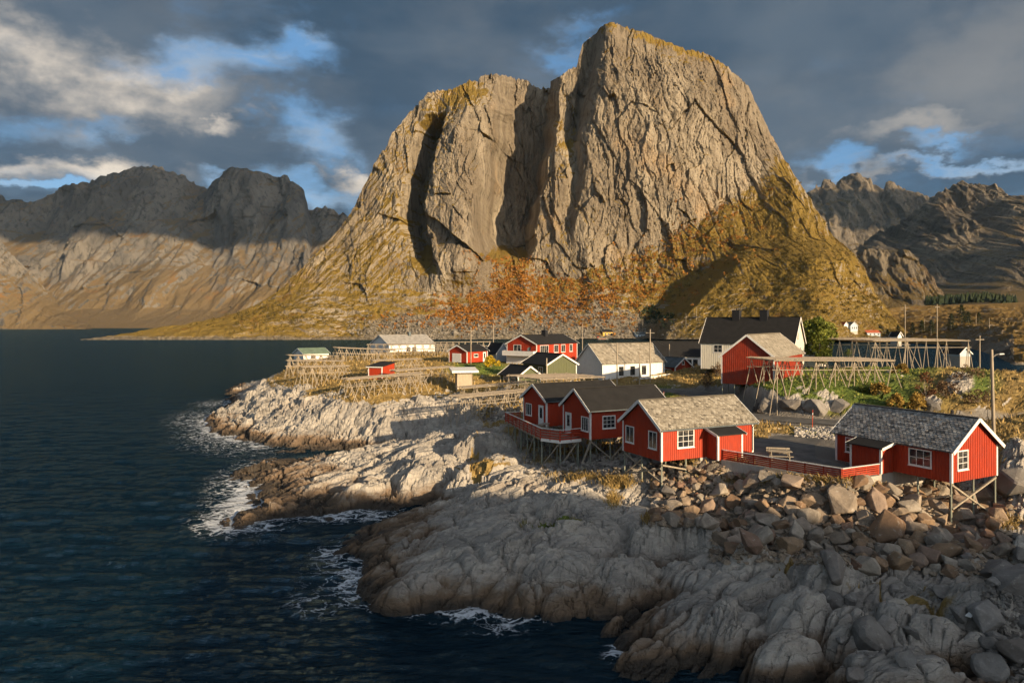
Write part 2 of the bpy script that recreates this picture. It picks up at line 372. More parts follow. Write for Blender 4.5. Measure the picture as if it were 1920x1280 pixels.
# roads: polylines (x, y, z, half width)
ROADS = [
    [(13, 110, 6.7, 2.6), (21, 114, 6.6, 2.6), (28.5, 112, 6.62, 2.5), (29.5, 101, 6.7, 2.5), (27.5, 92, 6.75, 2.4), (27.5, 85, 6.8, 2.3), (31.5, 79.5, 6.8, 2.3), (37, 76, 6.85, 2.3), (44, 73.6, 6.95, 2.4), (52, 73, 7.2, 2.4), (62, 72.5, 7.5, 2.5), (80, 72, 7.9, 2.5)],
]
def dense(pl, step=1.0):
    P = np.array(pl); out = []
    for i in range(len(P)-1):
        p0 = P[max(i-1, 0)]; p1 = P[i]; p2 = P[i+1]; p3 = P[min(i+2, len(P)-1)]
        n = max(2, int(np.linalg.norm((p2-p1)[:2])/step))
        for t in np.arange(n)/n:
            out.append(0.5*((2*p1)+(-p0+p2)*t+(2*p0-5*p1+4*p2-p3)*t*t+(-p0+3*p1-3*p2+p3)*t**3))
    out.append(P[-1]); return np.array(out)
ROADP = [dense(r) for r in ROADS]
YARD = [((22.6, 60.0), (0.905, 0.427), 4.6, 5.6), ((28.0, 63.5), (0.86, -0.5), 4.0, 4.6), ((23.6, 53.6), (0.62, 0.78), 3.2, 3.0)]
YARD_Z = 6.55
yard = np.zeros_like(TB)
for c, d, hl, hw in YARD: yard = np.maximum(yard, box_reg(c, d, hl, hw, 0.9))
def road_mask():
    m = np.zeros_like(TB); zz = np.zeros_like(TB)
    sel = (TY > 62) & (TY < 125) & (TX > 2) & (TX < 90)
    x = TX[sel]; y = TY[sel]; best = np.full(x.shape, 99.0); z = np.zeros(x.shape); hw = np.zeros(x.shape)
    for P in ROADP:
        for p in P:
            d = np.hypot(x-p[0], y-p[1]); q = d < best
            best = np.where(q, d, best); z = np.where(q, p[2], z); hw = np.where(q, p[3], hw)
    m[sel] = sstep(best, hw+2.0, hw+0.5); zz[sel] = z
    return m, zz
road_m, road_z = road_mask()
# separate rock masses standing in the lower shore: picture position, height, half axes, turn
DOMES = [(1600, 1150, 2.5, 2.3, 1.7, 20), (1715, 1140, 2.9, 2.5, 1.9, -10), (1690, 1232, 2.3, 4.0, 2.3, 15), (1855, 1085, 4.0, 1.7, 2.3, 60), (1410, 1025, 3.5, 1.8, 1.3, 40), (1565, 1050, 3.5, 3.0, 1.8, 10),
         (1312, 985, 3.6, 2.3, 1.1, -35), (1222, 978, 3.7, 1.9, 1.3, 20), (1500, 1120, 2.75, 2.6, 1.8, 35), (1380, 1150, 2.1, 2.8, 1.7, 35), (1470, 1200, 1.9, 2.4, 1.4, 20), (1840, 1190, 2.2, 1.6, 1.2, 0), (1905, 1010, 4.6, 1.6, 1.4, 30),
         (1060, 1000, 3.2, 4.2, 2.4, 35), (930, 1030, 2.6, 4.0, 2.2, 35), (800, 1075, 1.7, 3.2, 1.8, 30), (1170, 1040, 2.9, 3.0, 1.8, 30), (820, 855, 4.0, 4.5, 2.6, 35), (935, 860, 4.1, 5.0, 2.6, 35), (690, 905, 2.0, 4.0, 2.0, 35), (905, 815, 5.4, 3.6, 2.2, 20), (1090, 925, 4.3, 3.6, 1.8, 25)]
def terrain():
    H = TB.copy()
    lowgap = reg(1620, 1150, 330, 150, .4)*0.55
    H = H-lowgap*(TY < 46)
    wd = fbm(TX/2.3, TY/2.3, 4, 141)*.28
    for px, py, zt, ra, rb, ang in DOMES:
        c = W(px, py, zt); ca, sa = math.cos(R(ang)), math.sin(R(ang)); dx = TX-c.x; dy = TY-c.y
        sel = (np.abs(dx) < ra*1.5) & (np.abs(dy) < ra*1.5); r = np.hypot((dx*ca+dy*sa)/ra, (-dx*sa+dy*ca)/rb)+wd
        dome = zt+0.12 - 1.5*np.clip(r, 0, 2)**3.2
        k = 0.18; m = np.maximum(H, dome); H = np.where(sel, m+k*np.exp(-np.abs(H-dome)/k)*.35, H)
    a = TX*0.80+TY*0.60; b = -TX*0.60+TY*0.80        # along and across the grain of the bedrock
    w1 = fbm(TX/7, TY/7, 3, 3)*1.6; w2 = fbm(TX/7+40, TY/7, 3, 4)*1.6
    plate = sstep(H+fbm(TX/9, TY/9, 3, 8)*1.2, 5.4, 6.9)             # soil-covered top of the island
    rip = np.maximum.reduce([reg(1480, 940, 210, 55), reg(1640, 960, 170, 60), reg(1300, 905, 90, 45), reg(1690, 1010, 110, 35)])
    calm = np.clip(np.maximum(yard, road_m), 0, 1)
    rock = (1-plate*0.75)*(1-calm)*(1-0.6*rip)
    big = fbm((a+w1)/15, (b+w2)/5.5, 4, 21)*0.85
    rid = fbm((a+w1*2)/6.5, (b+w2*2)/2.1, 4, 31, ridged=True)
    det = fbm(a/1.6, b/0.75, 4, 35, gain=.55)*0.10
    f1, f2, cid, ex, ey = worley((a+w1*1.5)/4.6, (b+w2*1.5)/1.9, 51)
    crk = lambda n, w: np.exp(-np.abs(n)/w)
    blk = (cid-0.5)*0.75 + ex*(cid-0.4)*0.7 + ey*(np.modf(cid*7.3)[0]-0.5)*0.8 - 0.55*np.exp(-(f2-f1)/0.04)
    g1, g2, cid2, ex2, ey2 = worley((a+w1+blk)/1.7, (b+w2)/0.75, 61)
    blk2 = (cid2-0.5)*0.24 + ey2*(cid2-.5)*.25 - 0.20*np.exp(-(g2-g1)/0.06)
    fr = sstep(fbm(TX/11, TY/11, 3, 71), -0.30, 0.25)               # how broken the rock is
    shore = sstep(H, 2.4, 0.6)
    joint = -0.42*crk(fbm((a+w1*2)/13, (b+w2)/2.3, 2, 151), .030) - 0.36*crk(fbm((a+w1)/3.4, (b+w2*2)/8, 2, 155), .030) - .20*crk(fbm((a+w1)/4.5, (b+w2)/1.1, 2, 157), .04)
    d = big*0.75 + rid*0.02 + det*0.45 + blk*(0.18+0.45*fr) + blk2*(0.05+0.5*fr*fr) + joint*1.7
    d += facet((a+w1*.6)/6.5, (b+w2*.6)/2.6, 161, .55, .55) + facet((a+w1*.5)/2.6, (b+w2*.5)/1.15, 163, .20, .28)*(.22+.65*fr) + facet((a+w1*.3)/1.0, (b+w2*.3)/.5, 165, .035, .055)
    d += shore*(fbm(a/3.2, b/1.4, 4, 81, ridged=True)*0.28)
    far = 1+sstep(TY, 80, 115)*0.7
    H = H + d*rock*far*sstep(H, -2.5, 0.2)
    H += plate*(1-calm)*(fbm(TX/6, TY/6, 5, 91)*0.28+fbm(TX/1.2, TY/1.2, 3, 95)*0.05)
    H = H*(1-yard) + YARD_Z*yard; H = H*(1-road_m)+(road_z-0.06)*road_m
    P = np.stack([TX, TY, H], -1); n = grid_normals(P)
    nz = n[..., 2]
    gr = plate*sstep(nz+fbm(TX/2.2, TY/2.2, 4, 99)*0.12, 0.66, 0.86)*(1-yard)*(1-sstep(road_m, .5, .9))
    ns = fbm(TX/2.6, TY/2.6, 4, 101)
    ex_g = np.maximum.reduce([reg(1095, 893, 40, 10, .6), reg(1155, 902, 30, 12, .7), reg(1010, 790, 70, 45, .6), reg(950, 770, 60, 35, .6), reg(1600, 745, 260, 60, .5), reg(1830, 740, 130, 50, .5), reg(1100, 835, 130, 20, .5)])
    gr = np.maximum(gr, ex_g*sstep(ns, -0.35, 0.15)*(1-calm)*sstep(nz, 0.35, 0.6))
    cr = np.maximum.reduce([reg(1040, 975, 60, 8, .8), reg(1700, 1110, 120, 30, .8), reg(1480, 1060, 70, 14, .8), reg(900, 880, 60, 30, .9)])
    gr = np.maximum(gr, cr*sstep(-blk, 0.12, 0.35)*0.9)
    green = np.maximum.reduce([reg(1510, 725, 130, 55, .5), reg(1640, 735, 110, 55, .6), reg(1690, 690, 70, 25, .5), reg(1830, 715, 40, 30, .6), reg(900, 690, 60, 14, .5), reg(1560, 810, 60, 22, .6), reg(1040, 975, 60, 8, .8), reg(1240, 735, 40, 14, .6)])
    rocky = np.maximum.reduce([reg(1800, 720, 28, 22, .7), reg(1745, 757, 22, 14, .7), reg(1905, 880, 30, 60, .4), .5*reg(1500, 757, 120, 16, .7)])
    bump = rocky*(0.30+0.55*fbm(TX/1.5, TY/1.5, 4, 111, ridged=True)-0.35*np.exp(-(g2-g1)/0.08))
    H = H + bump*(1-calm)
    gr = gr*(1-rocky*0.95)
    grav = np.maximum(yard, sstep(road_m, .05, .5)*0.8)
    return H, gr, green, grav, rip, rock
TH, T_GR, T_GREEN, T_GRAV, T_RIP, T_ROCK = terrain()
def ground(x, y):
    r = math.log(max(y, T_Y0)/T_Y0)/math.log(T_Y1/T_Y0)*(TR-1); c = (x/y-T_U0)/(T_U1-T_U0)*(TC-1)
    r = min(max(r, 0), TR-1.001); c = min(max(c, 0), TC-1.001); i = int(r); j = int(c); a = r-i; b = c-j
    return float((TH[i, j]*(1-a)+TH[i+1, j]*a)*(1-b)+(TH[i, j+1]*(1-a)+TH[i+1, j+1]*a)*b)
def ground_np(x, y, A=None):
    A = TH if A is None else A
    r = np.clip(np.log(np.maximum(y, T_Y0)/T_Y0)/math.log(T_Y1/T_Y0)*(TR-1), 0, TR-1.001); c = np.clip((x/y-T_U0)/(T_U1-T_U0)*(TC-1), 0, TC-1.001)
    i = r.astype(int); j = c.astype(int); a = r-i; b = c-j
    return (A[i, j]*(1-a)+A[i+1, j]*a)*(1-b)+(A[i, j+1]*(1-a)+A[i+1, j+1]*a)*b

def mat_island():
    m, nt, b = new_mat('island_ground', 0.85, 0.25)
    g = GEO(nt); sep = N(nt, 'ShaderNodeSeparateXYZ'); put(nt, sep.inputs[0], g)
    grain = SCALEV(nt, g, (0.45, 1.25, 1.0), (0, 0, R(-37)))
    n1 = NOISE(nt, grain, 0.35, 6, 0.62); n2 = NOISE(nt, g, 1.9, 6, 0.68); n3 = NOISE(nt, grain, 3.0, 4, 0.7)
    pale = RAMP(nt, n1, [(0.30, (0.18, 0.167, 0.148)), (0.48, (0.335, 0.310, 0.270)), (0.68, (0.445, 0.41, 0.35))])
    pale = MIX(nt, SMOOTH(nt, n2, 0.45, 0.75), pale, (0.22, 0.205, 0.185))
    pale = MIX(nt, M_(nt, 'MULTIPLY', SMOOTH(nt, n3, 0.52, 0.70), 0.55), pale, (0.46, 0.43, 0.375))
    rust = SMOOTH(nt, NOISE(nt, grain, 0.22, 6, 0.6), 0.52, 0.68)
    pale = MIX(nt, M_(nt, 'MULTIPLY', rust, 0.32), pale, (0.26, 0.205, 0.155))
    zz = M_(nt, 'ADD', sep.outputs[2], M_(nt, 'MULTIPLY', M_(nt, 'SUBTRACT', NOISE(nt, grain, 0.45, 6, 0.65), 0.5), 3.2))
    brown = MIX(nt, n2, (0.10, 0.070, 0.046), (0.22, 0.155, 0.10))
    rockc = MIX(nt, SMOOTH(nt, zz, 1.9, 0.8), pale, brown)
    black = MIX(nt, n2, (0.022, 0.019, 0.016), (0.065, 0.052, 0.038))
    rockc = MIX(nt, SMOOTH(nt, zz, 1.0, 0.2), rockc, black)
    dry = RAMP(nt, NOISE(nt, g, 0.8, 5, 0.7), [(0.28, (0.09, 0.065, 0.024)), (0.5, (0.24, 0.165, 0.055)), (0.72, (0.34, 0.245, 0.09))])
    grn = RAMP(nt, n2, [(0.3, (0.035, 0.055, 0.012)), (0.5, (0.085, 0.125, 0.02)), (0.72, (0.17, 0.19, 0.04))])
    gc = MIX(nt, ATTR(nt, 'green'), dry, grn)
    soil = MIX(nt, n2, (0.055, 0.045, 0.032), (0.12, 0.10, 0.07))
    gravel = MIX(nt, SMOOTH(nt, NOISE(nt, g, 9.0, 4, 0.7), 0.35, 0.7), (0.115, 0.105, 0.09), (0.24, 0.22, 0.19))
    gf = SMOOTH(nt, M_(nt, 'ADD', ATTR(nt, 'grass'), M_(nt, 'MULTIPLY', M_(nt, 'SUBTRACT', n2, 0.5), 0.7)), 0.3, 0.6)
    c = MIX(nt, gf, rockc, gc)
    c = MIX(nt, M_(nt, 'MULTIPLY', ATTR(nt, 'rubble'), 0.85), c, soil)
    c = MIX(nt, ATTR(nt, 'gravel'), c, gravel)
    put(nt, b.inputs['Base Color'], c)
    put(nt, b.inputs['Roughness'], M_(nt, 'SUBTRACT', 0.88, M_(nt, 'MULTIPLY', SMOOTH(nt, zz, 0.7, 0.0), 0.45)))
    crack = VOR(nt, V_(nt, 'ADD', grain, V_(nt, 'SCALE', NOISE(nt, g, 0.9, 4, 0.6, col=True), scale=0.9)), 0.9, 'DISTANCE_TO_EDGE')
    ck = SMOOTH(nt, crack, 0.0, 0.05)
    lines = NOISE(nt, SCALEV(nt, g, (0.5, 5.0, 5.0), (0, R(10), R(-35))), 1.4, 5, 0.65)
    h = M_(nt, 'ADD', M_(nt, 'MULTIPLY', n2, 0.5), M_(nt, 'MULTIPLY', lines, 0.7))
    h = M_(nt, 'ADD', h, M_(nt, 'MULTIPLY', ck, 0.35))
    h = M_(nt, 'ADD', h, M_(nt, 'MULTIPLY', NOISE(nt, g, 11.0, 5, 0.7), 0.18))
    put(nt, b.inputs['Normal'], BUMP(nt, h, 0.8, 0.22))
    return m
MAT_ISLAND = mat_island()
def build_island():
    f = grid_faces(TR, TC); zf = TH.ravel()
    keep = zf[f].max(1) > -1.6; f = f[keep]
    used = np.unique(f); remap = np.full(TR*TC, -1, np.int32); remap[used] = np.arange(len(used))
    v = np.stack([TX, TY, TH], -1).reshape(-1, 3)[used]
    at = {'grass': T_GR.ravel()[used], 'green': T_GREEN.ravel()[used], 'gravel': T_GRAV.ravel()[used], 'rubble': T_RIP.ravel()[used]}
    o = link('rocky_island_terrain', mesh_np('terrain', v, remap[f], False, at), MAT_ISLAND)
    tag(o, kind='structure'); return o
build_island()

# ------------------------------------------------------------------ sea
def mat_sea():
    m, nt, b = new_mat('sea_water', 0.05, 0.16)
    g = GEO(nt)
    deep = MIX(nt, NOISE(nt, g, 0.02, 3, 0.5), (0.0015, 0.0085, 0.0155), (0.003, 0.0145, 0.025))
    b.inputs['IOR'].default_value = 1.333
    wv = SCALEV(nt, g, (0.55, 1.35, 1), (0, 0, R(12)))
    wob = V_(nt, 'ADD', wv, V_(nt, 'SCALE', NOISE(nt, wv, 0.25, 3, 0.5, col=True), scale=1.2))
    h = M_(nt, 'ADD', M_(nt, 'MULTIPLY', NOISE(nt, wob, 0.55, 6, 0.62), 0.65), M_(nt, 'MULTIPLY', NOISE(nt, wob, 2.0, 4, 0.6), 0.50))
    h = M_(nt, 'ADD', h, M_(nt, 'MULTIPLY', NOISE(nt, wv, 0.10, 3, 0.5), 1.1))
    put(nt, b.inputs['Normal'], BUMP(nt, h, 0.95, 0.95))
    q = V_(nt, 'ADD', g, V_(nt, 'SCALE', NOISE(nt, g, 0.5, 5, 0.6, col=True), scale=2.6))
    lace = SMOOTH(nt, VOR(nt, SCALEV(nt, q, (0.8, 1.3, 0.0)), 0.85, 'DISTANCE_TO_EDGE'), 0.16, 0.0)
    lace2 = SMOOTH(nt, VOR(nt, SCALEV(nt, q, (0.8, 1.3, 0.0)), 2.3, 'DISTANCE_TO_EDGE'), 0.20, 0.0)
    ln = M_(nt, 'ADD', M_(nt, 'MULTIPLY', lace, 0.55), M_(nt, 'MULTIPLY', lace2, 0.35))
    ln = M_(nt, 'ADD', ln, M_(nt, 'MULTIPLY', NOISE(nt, q, 0.9, 7, 0.68), 0.9))
    foam = ATTR(nt, 'foam')
    ff = SMOOTH(nt, M_(nt, 'ADD', ln, M_(nt, 'MULTIPLY', foam, 1.05)), 1.12, 1.75)
    ff = M_(nt, 'MULTIPLY', ff, SMOOTH(nt, foam, 0.02, 0.22))
    # a choppy surface: body colour plus a mirror share that stays moderate even at a glancing view
    put(nt, b.inputs['Base Color'], MIX(nt, ff, deep, (0.62, 0.66, 0.70))); b.inputs['Specular IOR Level'].default_value = 0.0; b.inputs['Roughness'].default_value = 0.8
    nrm = b.inputs['Normal'].links[0].from_socket
    gl = N(nt, 'ShaderNodeBsdfGlossy'); gl.inputs['Color'].default_value = (0.52, 0.82, 1.0, 1); gl.inputs['Roughness'].default_value = 0.09; put(nt, gl.inputs['Normal'], nrm)
    fr = N(nt, 'ShaderNodeFresnel'); fr.inputs['IOR'].default_value = 1.333; put(nt, fr.inputs['Normal'], nrm)
    fac = M_(nt, 'MULTIPLY', M_(nt, 'MINIMUM', fr.outputs[0], 0.32), M_(nt, 'SUBTRACT', 1.0, ff))
    mx = N(nt, 'ShaderNodeMixShader'); put(nt, mx.inputs[0], fac); put(nt, mx.inputs[1], b.outputs[0]); put(nt, mx.inputs[2], gl.outputs[0])
    put(nt, nt.nodes['Material Output'].inputs['Surface'], mx.outputs[0])
    return m
def build_sea():
    nr, nc = 560, 520
    rows = 14.0*(4700/14.0)**(np.linspace(0, 1, nr)**1.18); us = np.linspace(-1.1, 1.5, nc)
    Y = np.repeat(rows[:, None], nc, 1); X = us[None, :]*Y
    amp = sstep(Y, 260, 60)
    Z = amp*(fbm(X/6.5+Y*0.03, Y/2.6, 4, 201)*0.30 + fbm(X/22, Y/9, 2, 205)*0.16 + fbm(X/1.9, Y/0.9, 3, 209)*0.10)
    px = 960+FPX*X/Y; py = HOR+CAMZ*FPX/Y
    B = ground_np(X, Y); inside = (Y < 300) & (X/Y > T_U0) & (X/Y < T_U1); B = np.where(inside, B, -9.0)
    near = sstep(B, -1.3, 0.0)
    def blob(cx_, cy_, rx, ry): return np.exp(-(((px-cx_)/rx)**2+((py-cy_)/ry)**2))
    exposed = np.maximum.reduce([blob(430, 815, 95, 34)*1.0, blob(390, 790, 70, 22), blob(410, 758, 50, 9)*.8, blob(460, 945, 75, 60)*1.05, blob(410, 985, 60, 26), blob(500, 900, 60, 30),
                                 blob(660, 1085, 90, 55)*.75, blob(590, 1130, 60, 28)*.7, blob(870, 1152, 90, 16)*.85, blob(950, 1170, 60, 18)*.8, blob(640, 965, 110, 16)*.75, blob(620, 1040, 40, 20)*.7, blob(1150, 1225, 20, 14)*.9,
                                 blob(930, 1180, 60, 16)*.5])
    foam = np.clip(exposed*(0.40+0.66*near), 0, 1)
    foam = np.maximum(foam, 0.30*near*np.clip(exposed*3, 0.0, 1))
    v = np.stack([X, Y, Z], -1).reshape(-1, 3)
    o = link('sea', mesh_np('sea', v, grid_faces(nr, nc), True, {'foam': foam}), mat_sea()); tag(o, kind='structure')
    # the same sea behind and beside the viewer, butted to the grid's edge
    mb = MB(); y0 = rows[0]; S = 5600
    mb.poly([(-S, -S, 0), (S, -S, 0), (S, y0, 0), (us[-1]*y0, y0, 0), (us[0]*y0, y0, 0), (-S, y0, 0)])
    mb.poly([(-S, y0, 0), (us[0]*y0, y0, 0), (us[0]*rows[-1], rows[-1], 0), (-S, rows[-1], 0)])
    mb.poly([(us[-1]*y0, y0, 0), (S*1.2, y0, 0), (S*1.2, rows[-1], 0), (us[-1]*rows[-1], rows[-1], 0)])
    o = mb.obj('outer_sea', o.data.materials[0]); tag(o, kind='structure')
build_sea()
# ------------------------------------------------------------------ mountains
def relief(name, px0, px1, nc, lines, nr, disp, mat, back=500.0, smooth_rows=5, extra=None, flat=False):
    """a mountain side: breaklines (picture height, distance) from the foot to the ridge for each column, then a far side"""
    px = np.linspace(px0, px1, nc)
    L = []
    for pts in lines:
        a = np.array([(p[0], p[1]) for p in pts], float); L.append(np.interp(px, a[:, 0], a[:, 1]))
    PY = np.array(L[0::2]); YY = np.array(L[1::2])
    PY = np.minimum.accumulate(PY - np.arange(len(PY))[:, None]*1e-3, axis=0)
    t = np.linspace(0, 1, nr)
    py = np.empty((nr, nc)); Y = np.empty((nr, nc))
    for j in range(nc):
        p = PY[:, j]; s = (p[0]-p)/max(p[0]-p[-1], 1e-3)
        s = 0.8*s + 0.2*np.linspace(0, 1, len(s))
        py[:, j] = np.interp(t, s, p); Y[:, j] = np.interp(t, s, YY[:, j])
    k = np.ones(smooth_rows)/smooth_rows
    Yp = np.pad(Y, ((smooth_rows//2,)*2, (0, 0)), 'edge')
    Y = sum(Yp[i:i+nr]*k[i] for i in range(smooth_rows))
    PXg = np.repeat(px[None, :], nr, 0)
    X = (PXg-960)/FPX*Y; Z = CAMZ-(py-HOR)*Y/FPX
    dY, dZ, dX = disp(PXg, py, X, Y, Z, t[:, None]*np.ones((1, nc)))
    P = np.stack([X+dX, Y+dY, Z+dZ], -1)
    n = grid_normals(P)
    nb = 8
    B = []
    for q in np.linspace(0, 1, nb+1)[1:]:
        r = P[-1].copy(); r[:, 1] += back*q; r[:, 0] += (P[-1][:, 0]/P[-1][:, 1])*back*q; r[:, 2] = P[-1][:, 2]*(1-q**1.1) - 6*q
        r[:, 2] += fbm(r[:, 0]/60, r[:, 1]/60, 4, 7)*20*q*(1-q); B.append(r)
    full = np.concatenate([P, np.array(B)], 0)
    nf = np.concatenate([n, np.repeat(n[-1:], nb, 0)], 0)
    at = {'nz': nf[..., 2].ravel()}
    if extra is not None:
        for kx, val in extra(PXg, py, P, n).items(): at[kx] = np.concatenate([val, np.repeat(val[-1:]*0, nb, 0)], 0).ravel()
    o = link(name, mesh_np(name, full.reshape(-1, 3), grid_faces(nr+nb, nc), not flat, at), mat); tag(o, kind='structure')
    return P, n, PXg, py
def mat_mountain(name, rock, rock2, grassc, grass2, nzt, scale=1.0, bump=1.0, hue=0.0):
    m, nt, b = new_mat(name, 0.9, 0.15)
    g = GEO(nt); nz = ATTR(nt, 'nz'); veg = ATTR(nt, 'veg'); scree = ATTR(nt, 'scree')
    s = V_(nt, 'SCALE', g, scale=scale)
    tall = SCALEV(nt, s, (1.0, 1.0, 0.28))
    n1 = NOISE(nt, tall, 0.018, 6, 0.63); n2 = NOISE(nt, s, 0.05, 7, 0.68); n3 = NOISE(nt, tall, 0.14, 5, 0.68)
    rc = MIX(nt, SMOOTH(nt, n1, 0.36, 0.64), rock, rock2)
    rc = MIX(nt, M_(nt, 'MULTIPLY', SMOOTH(nt, n3, 0.50, 0.66), 0.75), rc, tuple(c*0.42 for c in rock))
    stain = NOISE(nt, SCALEV(nt, s, (1.0, 1.0, 0.10)), 0.075, 6, 0.6)
    rc = MIX(nt, M_(nt, 'MULTIPLY', SMOOTH(nt, stain, 0.55, 0.70), 0.6), rc, tuple(c*0.42 for c in rock2))
    warm = NOISE(nt, s, 0.012, 5, 0.6)
    rc = MIX(nt, M_(nt, 'MULTIPLY', SMOOTH(nt, warm, 0.55, 0.7), 0.5), rc, (rock2[0]*1.15, rock2[1]*0.92, rock2[2]*0.68))
    gc = MIX(nt, n2, grassc, grass2)
    gc = MIX(nt, M_(nt, 'MULTIPLY', SMOOTH(nt, NOISE(nt, s, 0.03, 7, 0.65), 0.56, 0.70), 0.6), gc, (0.22, 0.105, 0.026))
    f = M_(nt, 'ADD', nz, M_(nt, 'MULTIPLY', M_(nt, 'SUBTRACT', n2, 0.5), 0.75))
    f = M_(nt, 'ADD', f, M_(nt, 'MULTIPLY', veg, 0.5))
    c = MIX(nt, SMOOTH(nt, f, nzt-0.07, nzt+0.09), rc, gc)
    sc = MIX(nt, SMOOTH(nt, NOISE(nt, s, 0.35, 5, 0.7), 0.35, 0.65), (0.09, 0.08, 0.065), (0.24, 0.215, 0.175))
    c = MIX(nt, scree, c, sc)
    put(nt, b.inputs['Base Color'], c)
    h = M_(nt, 'ADD', M_(nt, 'MULTIPLY', n3, 1.0), M_(nt, 'MULTIPLY', NOISE(nt, s, 0.35, 6, 0.7), 0.55))
    put(nt, b.inputs['Normal'], BUMP(nt, h, 0.95*bump, 5.5/scale))
    return m
MAT_MAIN = mat_mountain('main_mountain_rock', (0.185, 0.152, 0.110), (0.325, 0.28, 0.21), (0.14, 0.096, 0.022), (0.27, 0.185, 0.042), 0.55)
MAT_FAR = mat_mountain('far_mountain_rock', (0.10, 0.093, 0.082), (0.18, 0.163, 0.135), (0.12, 0.088, 0.045), (0.17, 0.12, 0.06), 0.78, scale=0.36, bump=0.8)
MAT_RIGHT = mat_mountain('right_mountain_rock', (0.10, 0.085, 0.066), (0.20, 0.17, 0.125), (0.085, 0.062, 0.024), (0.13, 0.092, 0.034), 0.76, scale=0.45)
MAT_LOW = mat_mountain('low_hill_ground', (0.22, 0.19, 0.145), (0.37, 0.32, 0.25), (0.15, 0.10, 0.032), (0.26, 0.165, 0.048), 0.62, scale=2.2)

TOP = [(150, 637), (230, 626), (300, 614), (400, 598), (450, 585), (500, 562), (550, 520), (600, 470), (640, 425), (660, 395), (700, 318), (740, 250), (780, 200), (815, 176), (850, 172), (870, 165), (880, 157), (893, 158), (905, 146),
       (935, 140), (960, 147), (985, 155), (1000, 166), (1034, 170), (1037, 155), (1050, 140), (1085, 112), (1092, 82), (1100, 62), (1115, 50), (1135, 45), (1180, 55), (1250, 85), (1330, 112), (1360, 135), (1400, 170), (1420, 210), (1450, 270),
       (1480, 320), (1500, 350), (1520, 380), (1545, 420), (1560, 450), (1590, 490), (1620, 535), (1650, 582), (1668, 604), (1700, 622)]
def curve(pts, v): a = np.array(pts, float); return np.interp(v, a[:, 0], a[:, 1])
def main_disp(px, py, X, Y, Z, t):
    d = np.zeros_like(X)
    up = sstep(Z, 25, 90)
    cl = curve([(0, 0), (250, 0), (600, .35), (760, .9), (1200, 1), (1480, .75), (1560, .35), (1700, .2)], px)*up*(1-.65*sstep(t, .90, 1.0)*sstep(px, 1040, 1100))
    # great gully: runs back between the rounded buttress and the main face
    gx = curve([(140, 1034), (220, 1030), (300, 1012), (400, 992), (480, 982), (540, 978)], py)
    gx = gx+fbm(py/40, px*0+2, 4, 395)*9
    env = sstep(py, 500, 440)
    off = px-gx
    trough = np.where(off < 0, sstep(off, -104, -66), sstep(off, 20, 0))
    d += 100*trough*env
    d += 45*sstep(off, -60, 4)*sstep(off, 34, 0)*env*0
    # left gully beside the buttress
    gx2 = curve([(170, 845), (230, 832), (300, 806), (400, 790), (480, 806), (560, 846)], py)
    gx2 = gx2+fbm(py/36, px*0+7, 4, 397)*9
    o2 = px-gx2
    env2 = sstep(py, 215, 245)*sstep(py, 530, 440)
    d += 70*np.where(o2 < 0, sstep(o2, -46, -12), sstep(o2, 10, 0))*env2
    # buttress bulge
    ce = curve([(150, 900), (300, 868), (450, 880), (560, 860)], py)
    d -= 48*np.exp(-((px-ce)/62)**2)*sstep(py, 560, 500)*sstep(py, 150, 230)
    # left part of the main face stands back; corner at the summit rib
    rib = curve([(40, 1125), (120, 1118), (200, 1098), (260, 1082), (330, 1090), (400, 1075), (500, 1062)], py)
    o3 = px-rib
    d += 26*sstep(o3, 24, -14)*sstep(o3, -90, -25)*sstep(py, 330, 200)
    d += 16*sstep(o3, 6, -5)*sstep(o3, -35, -8)*sstep(py, 480, 380)
    # main face bulges forward in its middle
    d -= 34*np.exp(-((px-1250)/130)**2)*sstep(py, 520, 300)*sstep(py, 60, 200)
    # knoll in front, right
    kx = curve([(430, 1412), (480, 1368), (530, 1315), (580, 1266), (612, 1228), (640, 1215)], py)
    o4 = px-kx
    k = sstep(o4, -12, 14)*sstep(py, 440, 500)
    d -= 46*k*sstep(px, 1690, 1480)
    d += 12*sstep(o4, 2, -18)*sstep(o4, -150, -30)*sstep(py, 470, 530)*sstep(py, 640, 600)
    wx = fbm(X/60, Z/80, 3, 301)*14
    fl = fbm((X+wx)/30, Z/150+X/220, 5, 311, gain=.55, ridged=True)
    fl2 = fbm((X+wx)/11+Z/40, Z/46, 4, 321, ridged=True)
    blocks = fbm((X+Z*.35)/42, (Z-X*.2)/52, 5, 331, gain=.55)
    slab = fbm((X-Z*.75)/16, (X+Z)/90, 4, 341, ridged=True)
    left = sstep(px, 800, 700); right = sstep(px, 1400, 1520)
    d -= cl*(2.2*fl*(1-left*.5) + .7*fl2 + 6*blocks + facet((X+wx)/46+Z/150, Z/120+X/300, 353, 8, 8) + facet((X+wx*1.2)/17-Z/260, Z/62+X/120, 357, 3.2, 5.8) + facet((X+wx*.9)/6.8-Z/90, Z/24+X/60, 359, 1.0, 1.7)) + (left+right*.7)*up*slab*5.5
    f1, f2, cid, ex, ey = worley((X+wx)/34+Z/110, Z/150+X/200, 351)
    d -= cl*(-1.2*np.exp(-(f2-f1)/.04))
    f1, f2, cid, ex, ey = worley((X+wx*.8)/8+Z/30, Z/34+X/60, 355)
    d -= cl*(-.5*np.exp(-(f2-f1)/.05))
    crk = lambda n, w: np.exp(-np.abs(n)/w)
    d += cl*(3.6*crk(fbm((X+wx)/30+Z/380, Z/190, 2, 381), .022)+2.2*crk(fbm((X+wx)/16-Z/80, Z/90, 2, 383), .026)+1.0*crk(fbm((X+wx)/8+Z/28, Z/40, 2, 385), .035))
